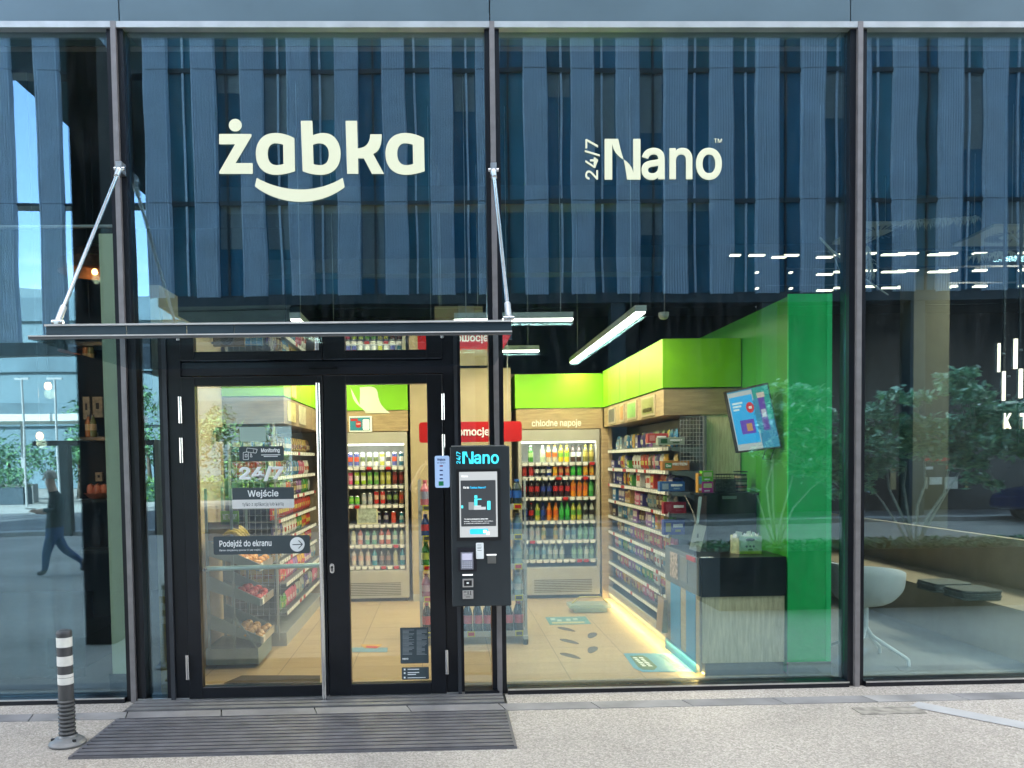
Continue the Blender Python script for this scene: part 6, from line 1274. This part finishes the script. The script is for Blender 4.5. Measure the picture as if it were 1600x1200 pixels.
# ------------------------------------------------------------------ people
def skin(name, verts, edges, radii, matf, mats_, parent, root=0, sub=2):
    me = bpy.data.meshes.new(name); rl = rootloc(parent); me.from_pydata([Vector(v) - rl for v in verts], edges, []); o = bpy.data.objects.new(name, me); sc.collection.objects.link(o)
    o.modifiers.new('s', 'SKIN'); 
    for i, r in enumerate(radii):
        sv = me.skin_vertices[0].data[i]; sv.radius = r if isinstance(r, tuple) else (r, r); sv.use_root = (i == root)
    sb = o.modifiers.new('u', 'SUBSURF'); sb.levels = sub; sb.render_levels = sub
    bpy.context.view_layer.update()
    m2 = bpy.data.meshes.new_from_object(o.evaluated_get(bpy.context.evaluated_depsgraph_get())); bpy.data.objects.remove(o)
    m2.materials.clear()
    for m_ in mats_: m2.materials.append(m_)
    for p in m2.polygons: p.use_smooth = True; p.material_index = matf(p.center + rl)
    o = bpy.data.objects.new(name, m2); sc.collection.objects.link(o); o.parent = parent; return o
SKN = mat((.60, .38, .28), .55, 0, .06); JEAN = mat((.018, .05, .14), .85, 0, .2, 20); SHIRT = mat((.018, .02, .022), .85, 0, .15, 12); SHOE = mat((.05, .05, .05), .6, 0, .1); HAIR = mat((.42, .38, .33), .8, 0, .25, 40)
def near(c, pts, r): return any((c - Vector(p)).length < r for p in pts)
# walking person
yw = 6.75; M = lambda u, v, dy=0: mir(u, v, yw + dy)
root_ = M(94, 899); pw = thing('person', 'walking person in a dark top and blue jeans looking at a phone', 'person', (root_.x, root_.y, 0))
hip, wst, ch, nk, hd0, hd1 = M(80, 828), M(82, 812), M(84, 790), M(81, 770), M(76, 760), M(73, 745)
V = [hip, wst, ch, nk, hd0, hd1]; E = [(0, 1), (1, 2), (2, 3), (3, 4), (4, 5)]; RR = [(.15, .12), (.14, .11), (.165, .12), .06, .075, .075]
def chain(i0, pts, rs):
    p = i0
    for q, r in zip(pts, rs): V.append(q); RR.append(r); E.append((p, len(V) - 1)); p = len(V) - 1
    return p
chain(0, [M(77, 838, -.09), M(68, 864, -.09), M(66, 888, -.09), M(63, 896, -.09), M(53, 897, -.09)], [.092, .068, .048, .042, .034])
chain(0, [M(84, 838, .09), M(97, 860, .09), M(119, 874, .09), M(126, 880, .09), M(124, 893, .09)], [.092, .068, .048, .042, .034])
chain(2, [M(86, 777, -.17), M(84, 797, -.21), M(64, 797, -.19), M(52, 798, -.12)], [.055, .042, .034, .026])
chain(2, [M(86, 777, .17), M(82, 799, .19), M(62, 800, .14), M(50, 800, .02)], [.055, .042, .034, .026])
hands_w = [M(52, 798, -.12), M(50, 800, .02)]
def mw(c):
    if c.z < .10 or c.x > M(121.5, 880).x: return 3
    if c.z < H - (822 - 727) * 12.57 / F * 1.0: return 1
    if c.z > nk.z + .03 or (c.x < M(74, 798).x and M(60, 806).z < c.z < M(60, 788).z): return 2
    return 0
skin('body', V, E, RR, mw, [SHIRT, JEAN, SKN, SHOE], pw)
g = MB(); hc = M(74.5, 747); g.lathe([(.0, .095), (.045, .088), (.078, .06), (.09, .015), (.086, -.03)], HAIR, (hc.x + .012, hc.y, hc.z + .02), 16); g.build('hair', pw)
for s_ in (-1, 1): g = MB(); c = hc + Vector((-.085, s_ * .03, .0)); g.lathe([(0, -.008), (.008, 0), (0, .008)], BLK, c, 8); g.build('eye', pw)
g = MB(); g.tube([hc + Vector((-.08, 0, .01)), hc + Vector((-.108, 0, -.03)), hc + Vector((-.085, 0, -.035))], [.008, .013, .008], SKN, 8); g.build('nose', pw)
for hh in hands_w:
    for f_ in range(4): g = MB(); s0 = hh + Vector((-.02, -.025 + f_ * .016, 0)); g.tube([s0, s0 + Vector((-.035, 0, .012)), s0 + Vector((-.055, 0, .004))], [.008, .0075, .006], SKN, 6); g.build('finger', pw)
    g = MB(); g.tube([hh + Vector((.01, .02, .01)), hh + Vector((-.01, .035, .03)), hh + Vector((-.03, .03, .04))], [.010, .009, .007], SKN, 6); g.build('thumb', pw)
g = MB(); c = M(44, 795, -.1); g.box(c.x - .07, c.x + .07, c.y - .035, c.y + .035, c.z, c.z + .009, BLK); tag(g.build('phone', loc=c), 'dark phone held in front of the walking person', 'phone')
# the photographer, mirrored in the narrow door
bx = at(676, 800, 6.15).x; by = -6.12; PB = thing('person', 'person in dark clothes raising both arms to take the picture', 'person', (bx, by, 0)); P3 = lambda x, y, z: Vector((bx + x, by + y, z))
V = [P3(0, 0, .80), P3(0, 0, .95), P3(0, 0, 1.12), P3(0, 0, 1.26), P3(0, .01, 1.33), P3(0, .02, 1.44)]; E = [(0, 1), (1, 2), (2, 3), (3, 4), (4, 5)]; RR = [(.155, .11), (.13, .10), (.15, .10), .06, .062, .078]
for s_ in (-1, 1):
    chain(0, [P3(.085 * s_, 0, .72), P3(.10 * s_, .01, .42), P3(.11 * s_, -.02, .09), P3(.12 * s_, .10, .035)], [.085, .06, .042, .038])
chain(2, [P3(-.17, 0, 1.22), P3(-.30, .10, 1.24), P3(-.17, .20, 1.50), P3(-.10, .24, 1.60)], [.05, .042, .032, .028])
chain(2, [P3(.17, 0, 1.22), P3(.33, .12, 1.26), P3(.27, .20, 1.48), P3(.22, .24, 1.60)], [.05, .042, .032, .028])
def mpf(c):
    if c.z < .09: return 3
    if c.z < .84: return 1
    if c.z > 1.30 or abs(c.x - bx) > .21: return 2
    return 0
BLT = mat((.012, .012, .014), .9, 0, .1)
skin('body', V, E, RR, mpf, [BLT, BLT, mat((.62, .42, .31), .5, 0, .05), SHOE], PB)
g = MB(); g.lathe([(0, .10), (.05, .09), (.085, .055), (.092, 0), (.085, -.07), (.07, -.12)], mat((.06, .04, .025), .7, 0, .2, 40), P3(0, -.01, 1.45), 18); g.build('hair', PB)
for s_ in (-1, 1): g = MB(); c = P3(.03 * s_, .095, 1.45); g.lathe([(0, -.008), (.009, 0), (0, .008)], BLK, c, 8); g.build('eye', PB)
g = MB(); g.tube([P3(0, .085, 1.455), P3(0, .118, 1.42), P3(0, .095, 1.415)], [.008, .013, .008], SKN, 8); g.build('nose', PB)
for s_, hx in ((-1, -.10), (1, .22)):
    for f_ in range(4): g = MB(); s0 = P3(hx - s_ * .005, .255, 1.585 + f_ * .018); g.tube([s0, s0 + Vector((-s_ * .03, .018, .006)), s0 + Vector((-s_ * .045, .01, .006))], [.008, .0075, .006], SKN, 6); g.build('finger', PB)
    g = MB(); s0 = P3(hx, .235, 1.60); g.tube([s0, s0 + Vector((-s_ * .02, -.012, .02)), s0 + Vector((-s_ * .04, -.012, .025))], [.010, .009, .007], SKN, 6); g.build('thumb', PB)
g = MB(); ph = P3(.06, .2465, 1.625); g.box(ph.x - .075, ph.x + .08, ph.y - .0, ph.y + .008, 1.60, 1.67, BLK); tag(g.build('phone', loc=ph), 'dark phone held up in both hands by the person taking the picture', 'phone')
g = MB(); g.tube([P3(-.14, .11, 1.24), P3(-.02, .14, 1.08), P3(.14, .12, .92)], .008, mat((.05, .12, .4), .6), 6); g.build('strap', PB)
print('objects', len(bpy.data.objects))
